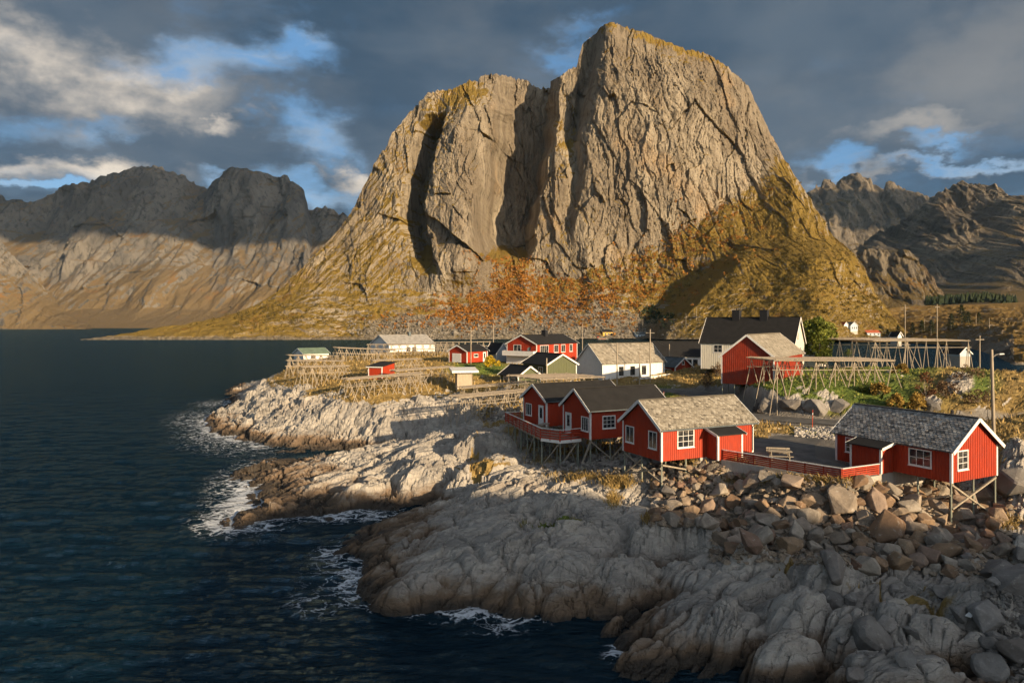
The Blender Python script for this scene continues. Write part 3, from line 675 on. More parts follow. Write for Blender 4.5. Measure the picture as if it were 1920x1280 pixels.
    d -= cl*(fbm(X/4.5+Z/20, Z/11, 3, 387, ridged=True)*.8+fbm(X/2.2, Z/4.5, 2, 389)*.7)
    low = 1-up
    d -= (low+0.25)*(fbm(X/28, Z/14+Y/40, 5, 361)*6+fbm((X-Z)/9, Z/9+Y/14, 4, 363, ridged=True)*2.2*sstep(px,1180,1300))
    dz = fbm(X/16, Y/16, 5, 371)*3.0*sstep(t, 0.0, 0.06) + fbm(X/7, X*0+3, 4, 373, ridged=True)*sstep(t, .93, 1)*4*sstep(px, 600, 800)
    dz = dz + (Z-CAMZ)*(100*trough*env)/Y*sstep(py, 330, 230)
    dx = cl*(fbm(Y/16, Z/60, 4, 375, ridged=True)*4+fbm(Y/40, Z/70, 3, 377)*7)*(trough*env+0.15)
    return d, dz, dx
def main_extra(px, py, P, n):
    veg = fbm(P[..., 0]/50, P[..., 2]/50, 4, 381)*0.35
    veg += 0.75*sstep(py, 45, 20)*0 + 0.75*sstep(py-curve(TOP, px), 26, 6)*sstep(px, 1100, 1130)*sstep(px, 1420, 1330)
    veg += 0.35*np.exp(-((px-curve([(150, 1040), (250, 1075), (330, 1105), (420, 1120)], py))/24)**2)*sstep(py, 300, 250)
    veg += 0.55*sstep(py, curve([(1150, 520), (1200, 480), (1260, 440), (1330, 395), (1420, 330), (1480, 320), (1560, 440), (1700, 560)], px)-8, curve([(1150, 520), (1200, 480), (1260, 440), (1330, 395), (1420, 330), (1480, 320), (1560, 440), (1700, 560)], px)+45)*sstep(px, 1100, 1200)
    veg += 0.40*np.exp(-((px-curve([(180, 860), (300, 760), (420, 740), (520, 700)], py))/55)**2)
    veg += 0.55*sstep(px, 640, 430)
    veg += 0.3*np.exp(-((px-955)/22)**2)*sstep(py, 300, 380)
    veg -= 0.28*sstep(px, 1060, 1120)*sstep(px, 1480, 1400)*sstep(py, 430, 330)*sstep(py, 70, 120)
    veg -= .35*np.exp(-((px-870)/48)**2)*sstep(py, 560, 480)*sstep(py, 190, 250)
    gul = np.exp(-((px-955)/46)**2)*sstep(py, 490, 440)*sstep(py, 118, 150)
    veg -= 0.8*gul
    talus = sstep(py, curve([(640, 640), (700, 602), (760, 578), (830, 556), (900, 560), (1000, 560), (1100, 545), (1180, 575), (1260, 600)], px)-6, curve([(640, 640), (700, 602), (760, 578), (830, 556), (900, 560), (1000, 560), (1100, 545), (1180, 575), (1260, 600)], px)+14)*sstep(px, 650, 700)*sstep(px, 1300, 1180)
    sc = talus*sstep(fbm(px/30, py/18, 4, 391)+0.35*sstep(py, 570, 610), -.12, .2)*0.9
    sc = np.maximum(sc, sstep(py, 628, 634)*0.85)
    return {'veg': veg, 'scree': sc}
FOOT = [(150, 638), (700, 637), (1240, 634), (1700, 632)]
FOOTY = [(150, 715), (400, 716), (1240, 740), (1500, 640), (1700, 640)]
BASE = [(150, 637.2), (300, 625), (400, 614), (500, 600), (600, 590), (650, 602), (700, 592), (760, 568), (820, 548), (850, 552), (870, 532), (960, 487), (985, 488), (1010, 520), (1090, 525), (1110, 502), (1150, 488), (1200, 470), (1260, 442), (1330, 400), (1420, 340), (1480, 345), (1520, 400), (1560, 465), (1620, 545), (1700, 626)]
BASEY = [(150, 722), (400, 745), (600, 748), (700, 752), (820, 775), (960, 840), (1000, 835), (1100, 830), (1200, 850), (1330, 870), (1420, 885), (1480, 850), (1560, 790), (1620, 730), (1700, 660)]
TOPY = [(150, 735), (300, 770), (400, 790), (500, 810), (600, 830), (700, 870), (815, 900), (935, 925), (1034, 930), (1040, 915), (1135, 905), (1250, 925), (1360, 940), (1450, 940), (1500, 900), (1560, 850), (1620, 790), (1700, 700)]
MP, MN, MPX, MPY = relief('mountain', 150, 1700, 900, [FOOT, FOOTY, BASE, BASEY, TOP, TOPY], 460, main_disp, MAT_MAIN, back=420, extra=main_extra, flat=True)

def far_disp(amp, sx, seed, flute=1.0):
    def f(px, py, X, Y, Z, t):
        up = sstep(t, 0.02, 0.25)
        wx = fbm(X/(sx*3), Z/(sx*3), 3, seed)*sx*.6
        d = fbm((X+wx)/(sx*2.2), Z/(sx*3.5), 5, seed+1)*amp*1.6 + flute*fbm((X+wx)/sx, Z/(sx*4), 5, seed+2, ridged=True)*amp*.34
        d += facet((X+wx*.5)/(sx*.9), Z/(sx*1.6), seed+7, amp*.22, amp*.34)+facet((X+wx*.3)/(sx*.32), Z/(sx*.6), seed+9, amp*.09, amp*.15)
        d += flute*fbm((X+wx)/(sx*.35), Z/(sx*1.1), 4, seed+3, ridged=True)*amp*.20
        dz = fbm(X/(sx*.8), Y/(sx*.8), 5, seed+4)*amp*.18*t + fbm(X/(sx*.3), X*0+1, 4, seed+6, ridged=True)*amp*.22*sstep(t, .75, 1)
        return -d*up, dz, d*0
    return f
def ex0(px, py, P, n): return {'veg': fbm(P[..., 0]/300, P[..., 2]/150, 4, 5)*.35 + 0.55*sstep(P[..., 2], 260, 60), 'scree': P[..., 0]*0}
LT = [(-400, 420), (-200, 330), (-60, 345), (0, 368), (35, 380), (80, 387), (120, 362), (165, 347), (230, 333), (275, 321), (300, 319), (330, 328), (345, 331), (360, 345), (393, 364), (400, 358), (415, 345), (440, 328), (478, 322), (505, 332), (525, 338), (540, 333), (555, 350), (576, 362), (584, 400), (605, 394), (625, 402), (650, 408), (700, 440), (760, 500)]
def lmid(px_top, f): return [(p, 612-(612-y)*f) for p, y in px_top]
relief('mountain', -400, 760, 520, [[(-400, 616), (760, 616)], [(-400, 2250), (300, 2300), (760, 2400)], lmid(LT, .12), [(-400, 2500), (760, 2560)], lmid(LT, .55), [(-400, 2820), (200, 2860), (420, 2950), (760, 2850)], LT, [(-400, 3300), (200, 3250), (393, 3420), (470, 3300), (590, 3350), (760, 3300)]], 230, far_disp(95, 150, 401), MAT_FAR, back=900, extra=ex0)
# spur at the left edge
LS = [(-500, 300), (-200, 380), (-60, 430), (0, 452), (40, 492), (80, 540), (110, 575), (150, 604), (175, 612)]
relief('mountain', -500, 175, 200, [[(-500, 617), (175, 617)], [(-500, 1900), (175, 1920)], lmid(LS, .2), [(-500, 1950), (175, 1960)], LS, [(-500, 2200), (60, 2080), (175, 2000)]], 120, far_disp(34, 60, 431), MAT_FAR, back=250, extra=ex0)
# right: jagged far peaks, the shaded shoulder, the low crags
RT1 = [(1440, 420), (1500, 372), (1518, 362), (1530, 349), (1540, 356), (1545, 340), (1556, 338), (1570, 348), (1580, 335), (1600, 331), (1620, 338), (1650, 362), (1655, 348), (1665, 344), (1690, 355), (1710, 367), (1735, 370), (1800, 380), (1920, 400), (2100, 380)]
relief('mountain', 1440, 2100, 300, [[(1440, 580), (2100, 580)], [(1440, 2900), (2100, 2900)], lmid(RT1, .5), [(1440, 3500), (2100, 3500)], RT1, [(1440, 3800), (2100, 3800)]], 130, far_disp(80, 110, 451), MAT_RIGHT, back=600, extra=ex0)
RT2 = [(1500, 570), (1560, 500), (1610, 460), (1650, 438), (1700, 405), (1740, 370), (1780, 352), (1800, 347), (1815, 350), (1850, 354), (1862, 376), (1880, 380), (1905, 378), (1920, 380), (1990, 350), (2100, 300), (2300, 330)]
def r2d(px, py, X, Y, Z, t):
    d, dz, dx = far_disp(70, 85, 471, 1.2)(px, py, X, Y, Z, t)
    rx = curve([(340, 1868), (420, 1855), (470, 1830), (540, 1785)], py); o = px-rx
    d -= 150*sstep(o, -40, 20)*sstep(o, 260, 60)*sstep(py, 350, 420)
    return d, dz, dx
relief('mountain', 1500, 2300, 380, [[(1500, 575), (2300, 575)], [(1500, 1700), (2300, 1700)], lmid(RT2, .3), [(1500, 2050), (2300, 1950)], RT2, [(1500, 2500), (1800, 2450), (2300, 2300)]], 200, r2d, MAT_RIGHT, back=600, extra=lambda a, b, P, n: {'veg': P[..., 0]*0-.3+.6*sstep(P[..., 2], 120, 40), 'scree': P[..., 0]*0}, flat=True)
RT3 = [(1540, 572), (1570, 500), (1590, 475), (1620, 470), (1645, 470), (1665, 482), (1685, 472), (1710, 480), (1730, 500), (1745, 530), (1760, 560), (1775, 572)]
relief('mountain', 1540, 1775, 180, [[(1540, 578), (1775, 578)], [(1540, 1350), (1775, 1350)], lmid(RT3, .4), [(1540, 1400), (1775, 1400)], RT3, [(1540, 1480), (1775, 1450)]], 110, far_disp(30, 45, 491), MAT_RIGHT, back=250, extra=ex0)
# low land to the right of the village, behind the inlet
RT4 = [(1560, 616), (1600, 606), (1640, 590), (1655, 580), (1700, 574), (1760, 572), (1850, 570), (1920, 566), (2100, 560), (2400, 556)]
def r4d(px, py, X, Y, Z, t):
    e = sstep(t, 0.0, 0.12)*sstep(t, 1.0, .9)
    return -fbm(X/40, Y/40, 5, 503)*30*e*0, (fbm(X/38, Y/60, 5, 505)*7+fbm(X/11, Y/14, 4, 507, ridged=True)*2.2)*e, X*0
def ex4(px, py, P, n): return {'veg': fbm(P[..., 0]/30, P[..., 1]/40, 4, 5)*.9-.25, 'scree': P[..., 0]*0}
LP, LN, LPX, LPY = relief('low_hill', 1560, 2400, 340, [[(1560, 640), (1700, 642), (1800, 648), (1850, 662), (1900, 690), (1960, 720), (2400, 760)], [(1560, 640), (1700, 600), (1800, 520), (1850, 404), (1900, 271), (1960, 200), (2400, 148)],
        [(1560, 630), (1700, 618), (1800, 612), (1900, 620), (2400, 640)], [(1560, 680), (1700, 690), (1800, 620), (1900, 480), (2400, 300)], RT4, [(1560, 760), (1700, 900), (2400, 1000)]], 170, r4d, MAT_LOW, back=400, extra=ex4)
# unseen hill added behind the viewer's right shoulder, crest shaped to shade the near rocks
def build_shade_hill():
    n = 120
    gx, gy = np.meshgrid(np.linspace(40, 230, n), np.linspace(-150, 52, n))
    u = gx*SUN_H.y*-1+gy*SUN_H.x*0 + gy*0
    uu = gx*(-SUN_H.y)+gy*SUN_H.x; vv = gx*SUN_H.x+gy*SUN_H.y
    crest = HILL_CREST(uu)
    z = crest*np.exp(-((vv-96)/30)**2)
    z = z*sstep(gx/np.maximum(gy, 1.0), 0.80, 0.98)*np.where(gy < 0, 1, 1) if False else z
    vis = sstep(gx-0.86*np.maximum(gy, 0), 2.0, 22.0)
    z = z*vis + fbm(gx/18, gy/18, 5, 601)*1.0*np.clip(z/15, 0, 1) - 1.0
    v = np.stack([gx, gy, z], -1)
    P = v; nn = grid_normals(P)
    o = link('hill', mesh_np('hill', v.reshape(-1, 3), grid_faces(n, n), True, {'nz': nn[..., 2].ravel(), 'veg': nn[..., 2].ravel()*0, 'scree': nn[..., 2].ravel()*0}), MAT_LOW); tag(o, kind='structure')
def HILL_CREST(u): return np.interp(u, [-40, 0, 20, 30, 37, 41, 46, 52, 60, 69, 78, 90, 120], [10, 30, 40, 41.5, 39.3, 38, 35.5, 32.6, 30.5, 29.5, 25, 12, 2])
build_shade_hill()

def snap(px, py, arr=None):
    P, _, PX, PY = arr or (LP, LN, LPX, LPY); i = np.argmin((PX-px)**2+(PY-py)**2); return Vector(P.reshape(-1, 3)[i])
MAIN = (MP, MN, MPX, MPY)
# ------------------------------------------------------------------ building materials
def paint(name, c, c2=None, rough=0.6, plank=0.0, wear=0.25, spec=0.3):
    m, nt, b = new_mat(name, rough, spec)
    o = GEO(nt); c2 = c2 or tuple(x*0.72 for x in c)
    n = NOISE(nt, o, 1.3, 5, 0.65); n2 = NOISE(nt, SCALEV(nt, o, (6, 6, 0.5)), 2.2, 4, 0.6)
    col = MIX(nt, SMOOTH(nt, n2, 0.3, 0.7), c2, c)
    col = MIX(nt, M_(nt, 'MULTIPLY', SMOOTH(nt, n, 0.45, 0.72), wear*1.5), col, tuple(min(1, x*0.55+0.03) for x in c))
    put(nt, b.inputs['Base Color'], col)
    put(nt, b.inputs['Normal'], BUMP(nt, n2, 0.25, 0.02))
    return m
RED = paint('red_plank_paint', (0.40, 0.044, 0.013), (0.30, 0.030, 0.010))
REDDK = paint('weathered_red_paint', (0.38, 0.050, 0.018), (0.22, 0.028, 0.012), wear=0.5)
WHITE = paint('white_paint', (0.76, 0.75, 0.71), (0.66, 0.65, 0.61), wear=0.12)
CREAM = paint('cream_paint', (0.74, 0.70, 0.58), (0.66, 0.62, 0.50), wear=0.12)
GREEN = paint('moss_green_paint', (0.105, 0.115, 0.050), (0.08, 0.09, 0.04))
PALEBLUE = paint('pale_blue_paint', (0.42, 0.50, 0.55), (0.36, 0.44, 0.50))
YELLOW = paint('yellow_paint', (0.62, 0.36, 0.04))
RAWWOOD = paint('bare_board_wood', (0.46, 0.38, 0.27), (0.36, 0.30, 0.22), wear=0.3)
TIMBER = paint('weathered_timber', (0.36, 0.31, 0.23), (0.23, 0.20, 0.155), 0.85, wear=0.5)
STILT = paint('stilt_timber', (0.27, 0.28, 0.22), (0.18, 0.20, 0.16), 0.85, wear=0.5)
POLEW = paint('pole_wood', (0.40, 0.335, 0.245), (0.25, 0.215, 0.165), 0.85, wear=0.4)
DECKW = paint('grey_rack_pole', (0.24, 0.20, 0.155), (0.15, 0.13, 0.105), 0.9, wear=.5)
CONC = paint('concrete', (0.44, 0.41, 0.35), (0.35, 0.33, 0.29), 0.9, wear=0.4)
ORANGE = paint('orange_red_stake', (0.60, 0.07, 0.02))
BLACK = paint('black_metal', (0.02, 0.02, 0.022), (0.015, 0.015, 0.017), 0.5, wear=0.1)
def roof_felt(name, c):
    m, nt, b = new_mat(name, 0.78, 0.35); g = GEO(nt)
    put(nt, b.inputs['Base Color'], MIX(nt, SMOOTH(nt, NOISE(nt, g, 1.1, 6, 0.7), 0.3, 0.7), c, tuple(x*1.7 for x in c)))
    put(nt, b.inputs['Normal'], BUMP(nt, NOISE(nt, g, 6, 4, 0.7), 0.4, 0.02)); return m
FELT = roof_felt('dark_roof_felt', (0.011, 0.0105, 0.010))
GREYROOF = roof_felt('grey_roof', (0.22, 0.21, 0.19)); GREENROOF = roof_felt('green_roof', (0.10, 0.14, 0.10)); REDROOF = roof_felt('red_roof', (0.28, 0.07, 0.03))
BLUEGREY = roof_felt('bluegrey_roof', (0.07, 0.085, 0.09))
def slate(name, a, b_, c):
    m, nt, b = new_mat(name, 0.75, 0.3); g = GEO(nt); t = ATTR(nt, 'tint')
    col = RAMP(nt, t, [(0.0, a), (0.5, b_), (1.0, c)])
    col = MIX(nt, M_(nt, 'MULTIPLY', SMOOTH(nt, NOISE(nt, g, 1.6, 6, 0.7), 0.5, 0.72), 0.45), col, a)
    put(nt, b.inputs['Base Color'], col); put(nt, b.inputs['Normal'], BUMP(nt, NOISE(nt, g, 9, 4, 0.7), 0.4, 0.02)); return m
SLATE_TAN = slate('lichen_slate', (0.11, 0.098, 0.076), (0.255, 0.228, 0.178), (0.39, 0.36, 0.295))
SLATE_GREY = slate('grey_slate', (0.09, 0.086, 0.078), (0.27, 0.257, 0.235), (0.48, 0.46, 0.42))
SLATE_MID = slate('pale_slate', (0.16, 0.14, 0.105), (0.26, 0.232, 0.18), (0.35, 0.318, 0.255))
def glass():
    m, nt, b = new_mat('window_glass', 0.06, 0.6); g = GEO(nt)
    put(nt, b.inputs['Base Color'], MIX(nt, SMOOTH(nt, NOISE(nt, g, 1.2, 3, 0.5), 0.45, 0.62), (0.018, 0.022, 0.026), (0.09, 0.085, 0.075))); return m
GLASS = glass()
def asphalt():
    m, nt, b = new_mat('asphalt', 0.85, 0.3); g = GEO(nt)
    put(nt, b.inputs['Base Color'], MIX(nt, SMOOTH(nt, NOISE(nt, g, 0.8, 8, 0.7), 0.35, 0.68), (0.075, 0.074, 0.07), (0.16, 0.152, 0.138)))
    put(nt, b.inputs['Normal'], BUMP(nt, NOISE(nt, g, 14, 3, 0.7), 0.5, 0.02)); return m
ASPHALT = asphalt()

# ------------------------------------------------------------------ road and yard sheets
def ribbon(name, P, mat, dz=0.0):
    mb = MB(); n = len(P); left = []; right = []
    for i in range(n):
        t = P[min(i+1, n-1)][:2]-P[max(i-1, 0)][:2]; t = t/np.linalg.norm(t); nn = np.array((-t[1], t[0]))
        left.append((*(P[i][:2]+nn*P[i][3]), P[i][2]+dz)); right.append((*(P[i][:2]-nn*P[i][3]), P[i][2]+dz))
    for i in range(n-1): mb.poly([right[i], right[i+1], left[i+1], left[i]])
    return tag(mb.obj(name, mat), kind='structure')
ribbon('road', ROADP[0], ASPHALT, 0.02)
def yard_sheet():
    mb = MB()
    pts = [(17.0, 57.9), (17.9, 57.6), (20.2, 54.6), (23.9, 50.4), (26.6, 51.8), (27.0, 54.0), (25.6, 57.6), (28.2, 63.6), (31.0, 67.5), (27.5, 69.5), (22.2, 66.2), (20.4, 61.0)]
    mb.poly([(x, y, YARD_Z+0.03) for x, y in pts]); tag(mb.obj('asphalt_yard', ASPHALT), kind='structure')
yard_sheet()

# ------------------------------------------------------------------ poles from shared meshes
def _unit_pole(name, r0, r1, n=7):
    mb = MB(); mb.tube((0, 0, 0), (0, 0, 1), r0, r1, n); return mb.mesh(name, True)
UNIT = {}
def pole(name, a, b, r, mat, parent=None, base=(0, 0, 0), square=False):
    """a straight pole or squared beam; a and b in the parent's space"""
    key = (mat.name, square)
    if key not in UNIT:
        if square:
            mb = MB(); mb.box(-1, 1, -1, 1, 0, 1); me = mb.mesh('beam')
        else: me = _unit_pole('pole', 1.0, 0.82)
        me.materials.append(mat); UNIT[key] = me
    a = Vector(a); b = Vector(b); d = b-a
    o = bpy.data.objects.new(name, UNIT[key]); COL.objects.link(o)
    o.matrix_basis = Matrix.Translation(a) @ d.to_track_quat('Z', 'Y').to_matrix().to_4x4() @ Matrix.Diagonal((r, r, d.length, 1))
    if parent is not None: o.parent = parent
    return o

# ------------------------------------------------------------------ house builder
class House:
    def __init__(s, name, label, corner, d, L, Wd, floor, wall_h, rise, ridge='x', wall=None, roof=None, trim=None, tiles=None, over=0.32, eave=0.3, battens=0.22, group=None, cat='house', corners=True, barge=True):
        s.d = Vector((d[0], d[1], 0)).normalized(); s.L, s.W, s.h, s.rise, s.ridge = L, Wd, wall_h, rise, ridge
        s.floor = floor; s.c = Vector((corner[0], corner[1], floor)); s.g = Vector((-s.d.y, s.d.x, 0))
        s.wall_m, s.trim_m = wall or RED, trim or WHITE
        s.root = empty(name, s.c, math.atan2(s.d.y, s.d.x), label, cat, group)
        s.holes = {'front': [], 'left': [], 'right': [], 'back': []}; s.batt = battens
        s.over, s.eave = over, eave
        s.roof_m, s.tiles, s.corners, s.barge = roof or FELT, tiles, corners, barge
        s.A = L if ridge == 'x' else Wd; s.B = Wd if ridge == 'x' else L
    def world(s, x, y, z=0): return s.c + s.d*x + s.g*y + Vector((0, 0, z))
    def gz(s, x, y): w = s.world(x, y); return ground(w.x, w.y)-s.floor
    def ab(s, a, b, z): return (a, b, z) if s.ridge == 'x' else (b, a, z)
    def wp(s, wall, u, z, n):
        """point on a wall: u along it, n outwards"""
        return {'front': (u, -n, z), 'left': (-n, u, z), 'right': (s.L+n, u, z), 'back': (u, s.W+n, z)}[wall]
    def wbox(s, mb, wall, u0, u1, z0, z1, n0, n1):
        mb.hexa([s.wp(wall, u0, z0, n0), s.wp(wall, u1, z0, n0), s.wp(wall, u1, z0, n1), s.wp(wall, u0, z0, n1), s.wp(wall, u0, z1, n0), s.wp(wall, u1, z1, n0), s.wp(wall, u1, z1, n1), s.wp(wall, u0, z1, n1)])
    def is_gable(s, wall): return (wall in ('left', 'right')) == (s.ridge == 'x')
    def top(s, wall, u):
        if not s.is_gable(wall): return s.h
        return s.h + s.rise*(1-abs(2*u/s.B-1))
    def window(s, wall, u0, u1, z0, z1, nx=2, ny=2, cas=0.09, trim=None, bar=0.035):
        s.holes[wall].append((u0-cas, u1+cas, z0-cas, z1+cas)); f = MB(); t = trim or s.trim_m
        for q in ((u0-cas, u0, z0-cas, z1+cas), (u1, u1+cas, z0-cas, z1+cas), (u0, u1, z0-cas, z0), (u0, u1, z1, z1+cas)): s.wbox(f, wall, *q, 0.0, 0.055)
        s.wbox(f, wall, u0-cas-.04, u1+cas+.04, z0-cas-.05, z0-cas, 0.0, 0.10)
        w = (u1-u0-bar*(nx-1))/nx; hh = (z1-z0-bar*(ny-1))/ny
        for i in range(1, nx): s.wbox(f, wall, u0+i*w+(i-1)*bar, u0+i*w+i*bar, z0, z1, 0.004, 0.045)
        for i in range(nx):
            for j in range(1, ny): s.wbox(f, wall, u0+i*(w+bar), u0+i*(w+bar)+w, z0+j*hh+(j-1)*bar, z0+j*hh+j*bar, 0.004, 0.040)
        o = f.obj('window', t, s.root)
        for i in range(nx):
            for j in range(ny):
                g = MB(); s.wbox(g, wall, u0+i*(w+bar), u0+i*(w+bar)+w, z0+j*(hh+bar), z0+j*(hh+bar)+hh, 0.002, 0.018); g.obj('pane', GLASS, o)
        return o
    def door(s, wall, u0, u1, z0, z1, glass_=True, mat=None):
        s.holes[wall].append((u0-.09, u1+.09, z0, z1+.09)); f = MB(); t = mat or WHITE
        for q in ((u0-.09, u0, z0, z1+.09), (u1, u1+.09, z0, z1+.09), (u0, u1, z1, z1+.09)): s.wbox(f, wall, *q, 0.0, 0.06)
        s.wbox(f, wall, u0, u1, z0, z1, 0.0, 0.03); o = f.obj('door', t, s.root)
        if glass_:
            m = (u1-u0)*.24
            g = MB(); s.wbox(g, wall, u0+m, u1-m, z0+(z1-z0)*.38, z1-.18, 0.032, 0.045); g.obj('pane', GLASS, o)
        k = MB(); k.tube(s.wp(wall, u0+.1, z0+1.0, .03), s.wp(wall, u0+.1, z0+1.0, .1), .025); k.tube(s.wp(wall, u0+.1, z0+1.0, .1), s.wp(wall, u0+.22, z0+1.0, .1), .02); k.obj('handle', BLACK, o)
        return o
    def build(s, walls=('front', 'left', 'right', 'back'), ridge_cap=True, roof_t=0.10):
        A, B, h, r = s.A, s.B, s.h, s.rise; ab = s.ab
        mb = MB()
        p = [ab(0, 0, 0), ab(0, B, 0), ab(0, B, h), ab(0, B/2, h+r), ab(0, 0, h)]; q = [ab(A, *x) for x in ((0, 0), (B, 0), (B, h), (B/2, h+r), (0, h))]
        mb.poly(p); mb.poly(q[::-1]); mb.poly([ab(0, 0, 0), ab(0, 0, h), ab(A, 0, h), ab(A, 0, 0)]); mb.poly([ab(0, B, 0), ab(A, B, 0), ab(A, B, h), ab(0, B, h)]); mb.poly([p[0], q[0], q[1], p[1]])
        if s.batt:
            for wl in walls:
                ln = s.W if wl in ('left', 'right') else s.L; n = int(ln/s.batt)
                for i in range(n+1):
                    u = 0.06+(ln-.12)*i/n; zs = [(0.0, s.top(wl, u)-.06)]
                    for (a0, a1, b0, b1) in s.holes[wl]:
                        if a0-.03 < u < a1+.03: zs = [(x0, min(x1, b0)) for x0, x1 in zs if x0 < b0] + [(max(x0, b1), x1) for x0, x1 in zs if x1 > b1]
                    for x0, x1 in zs:
                        if x1-x0 > .03: s.wbox(mb, wl, u-.035, u+.035, x0, x1, -.002, 0.03)
        mb.obj('wall', s.wall_m, s.root)
        if s.corners:
            for (wl, e) in (('front', 0), ('front', 1), ('back', 0), ('back', 1)):
                m = MB(); x = 0 if e == 0 else s.L; dx = -.035 if e == 0 else .035
                y = 0 if wl == 'front' else s.W; dy = -.035 if wl == 'front' else .035
                xi = x+(.13 if e == 0 else -.13); yi = y+(.13 if wl == 'front' else -.13)
                zt = min(s.top('front', abs(xi)), s.h) - .01
                m.box(min(x+dx, xi), max(x+dx, xi), min(y+dy, yi), max(y+dy, yi), -.03, zt); m.obj('corner_board', s.trim_m, s.root)
        # roof: two slabs
        k = r/(B/2); e = s.eave; o = s.over; rf = MB(); zt = h+r+.06
        ze = h-e*k+.06
        for sg in (0, 1):
            b0 = -e if sg == 0 else B+e
            c = [ab(-o, b0, ze), ab(A+o, b0, ze), ab(A+o, B/2, zt), ab(-o, B/2, zt)]
            rf.hexa(c+[(x, y, z+roof_t) for x, y, z in c])
        roof = rf.obj('roof', s.roof_m, s.root); s.roof = roof
        if s.tiles:
            tm, tw, tex = s.tiles; mb = MB(); rl = math.hypot(B/2+e, k*(B/2+e)); nrow = int(rl/tex); ncol = int((A+2*o)/tw); tint = []
            rr = random.Random(hash(s.root.name) % 1000 + 5)
            for sg in (0, 1):
                for i in range(nrow):
                    for j in range(ncol+1):
                        a0 = -o+(j-(.5 if i % 2 else 0))*tw; a1 = a0+tw*.95; a0 = max(a0, -o); a1 = min(a1, A+o)
                        if a1-a0 < .08: continue
                        s0 = i*tex-.05+rr.uniform(-.02, .02); s1 = s0+tex*1.35; l0 = .035+rr.uniform(0, .03); l1 = .006
                        def pt(a, t, l):
                            t = min(t, rl); f = t/rl; bb = (-e+(B/2+e)*f) if sg == 0 else (B+e-(B/2+e)*f)
                            return ab(a, bb, ze+(zt-ze)*f+roof_t+l)
                        am = (a0+a1)/2
                        v = [pt(a0, s0+tex*.3, l0), pt(a0+(a1-a0)*.25, s0, l0), pt(a1-(a1-a0)*.25, s0, l0), pt(a1, s0+tex*.3, l0), pt(a1, s1, l1), pt(a0, s1, l1)]
                        n0 = len(mb.v); mb.v += v; mb.f.append(tuple(range(n0, n0+6)))
                        w = [pt(a0, s0+tex*.3, .0), pt(a0+(a1-a0)*.25, s0, .0), pt(a1-(a1-a0)*.25, s0, .0), pt(a1, s0+tex*.3, .0)]
                        mb.v += w
                        for q0 in range(3): mb.f.append((n0+q0, n0+6+q0, n0+7+q0, n0+1+q0))
                        tint += [min(1, max(0, rr.gauss(.5, .24)))]*10
            me = mb.mesh('slates'); at = me.attributes.new('tint', 'FLOAT', 'POINT'); at.data.foreach_set('value', np.array(tint, np.float32))
            tag(link('slate_tiles', me, tm, s.root), kind='stuff')
        if s.barge:
            for a in (-o-.02, A+o+.02):
                for sg in (0, 1):
                    m = MB(); b0 = -e-.05 if sg == 0 else B+e+.05
                    m.beam(ab(a, b0, ze-.02), ab(a, B/2, zt+.0), .045, .26); m.obj('bargeboard', s.trim_m, s.root)
        if ridge_cap:
            m = MB(); m.beam(ab(-o, B/2, zt+roof_t+.02), ab(A+o, B/2, zt+roof_t+.02), .28, .06); m.obj('ridge_cap', s.roof_m if not s.tiles else s.tiles[0], roof)
        return s
    def post(s, x, y, r=.085, sink=.35, mat=None):
        pole('post', (x, y, s.gz(x, y)-sink), (x, y, 0), r, mat or STILT, s.root)
    def brace(s, a, b, r=.06): pole('brace', a, b, r, TIMBER, s.root, square=True)
    def chimney(s, a, b, w, z0, z1, mat=None, cap=True):
        m = MB(); x, y, _ = s.ab(a, b, 0); m.box(x-w/2, x+w/2, y-w/2, y+w/2, z0, z1)
        if cap: m.box(x-w/2-.06, x+w/2+.06, y-w/2-.06, y+w/2+.06, z1, z1+.1); m.tube((x, y, z1+.1), (x, y, z1+.45), .12)
        return m.obj('chimney', mat or BLACK, s.roof)
    def lean_porch(s, wall, u0, u1, dep, z0, zf, zb, over=.25, wallm=None):
        """lean-to porch: walls, trimmed corners and a dark sloping roof"""
        wm = wallm or s.wall_m; mb = MB()
        P = lambda u, z, n: s.wp(wall, u, z, n)
        mb.hexa([P(u0, z0, 0), P(u1, z0, 0), P(u1, z0, dep), P(u0, z0, dep), P(u0, zb, 0), P(u1, zb, 0), P(u1, zf, dep), P(u0, zf, dep)])
        n = int((u1-u0)/.22)
        for i in range(1, n): u = u0+(u1-u0)*i/n; s.wbox(mb, wall, u-.035, u+.035, z0, zf-.05, dep-.002, dep+.03)
        n = int(dep/.22)
        for i in range(1, n):
            q = dep*i/n; zt = zb+(zf-zb)*i/n-.05
            for uu in (u0, u1): sg = -1 if uu == u0 else 1; mb.hexa([P(uu, z0, q-.035), P(uu+sg*.03, z0, q-.035), P(uu+sg*.03, z0, q+.035), P(uu, z0, q+.035), P(uu, zt, q-.035), P(uu+sg*.03, zt, q-.035), P(uu+sg*.03, zt, q+.035), P(uu, zt, q+.035)])
        mb.obj('porch_wall', wm, s.root)
        for uu in (u0, u1):
            sg = -1 if uu == u0 else 1; m = MB(); a, b = sorted((uu+sg*.04, uu-sg*.12)); s.wbox(m, wall, a, b, z0-.02, zf-.02, dep-.10, dep+.045); m.obj('corner_board', s.trim_m, s.root)
        rf = MB(); k = (zf-zb)/dep; of = over
        c = [P(u0-over, zb+.05, .0), P(u1+over, zb+.05, .0), P(u1+over, zf+k*of+.05, dep+of), P(u0-over, zf+k*of+.05, dep+of)]
        rf.hexa(c+[(x, y, z+.08) for x, y, z in c]); ro = rf.obj('porch_roof', FELT, s.root)
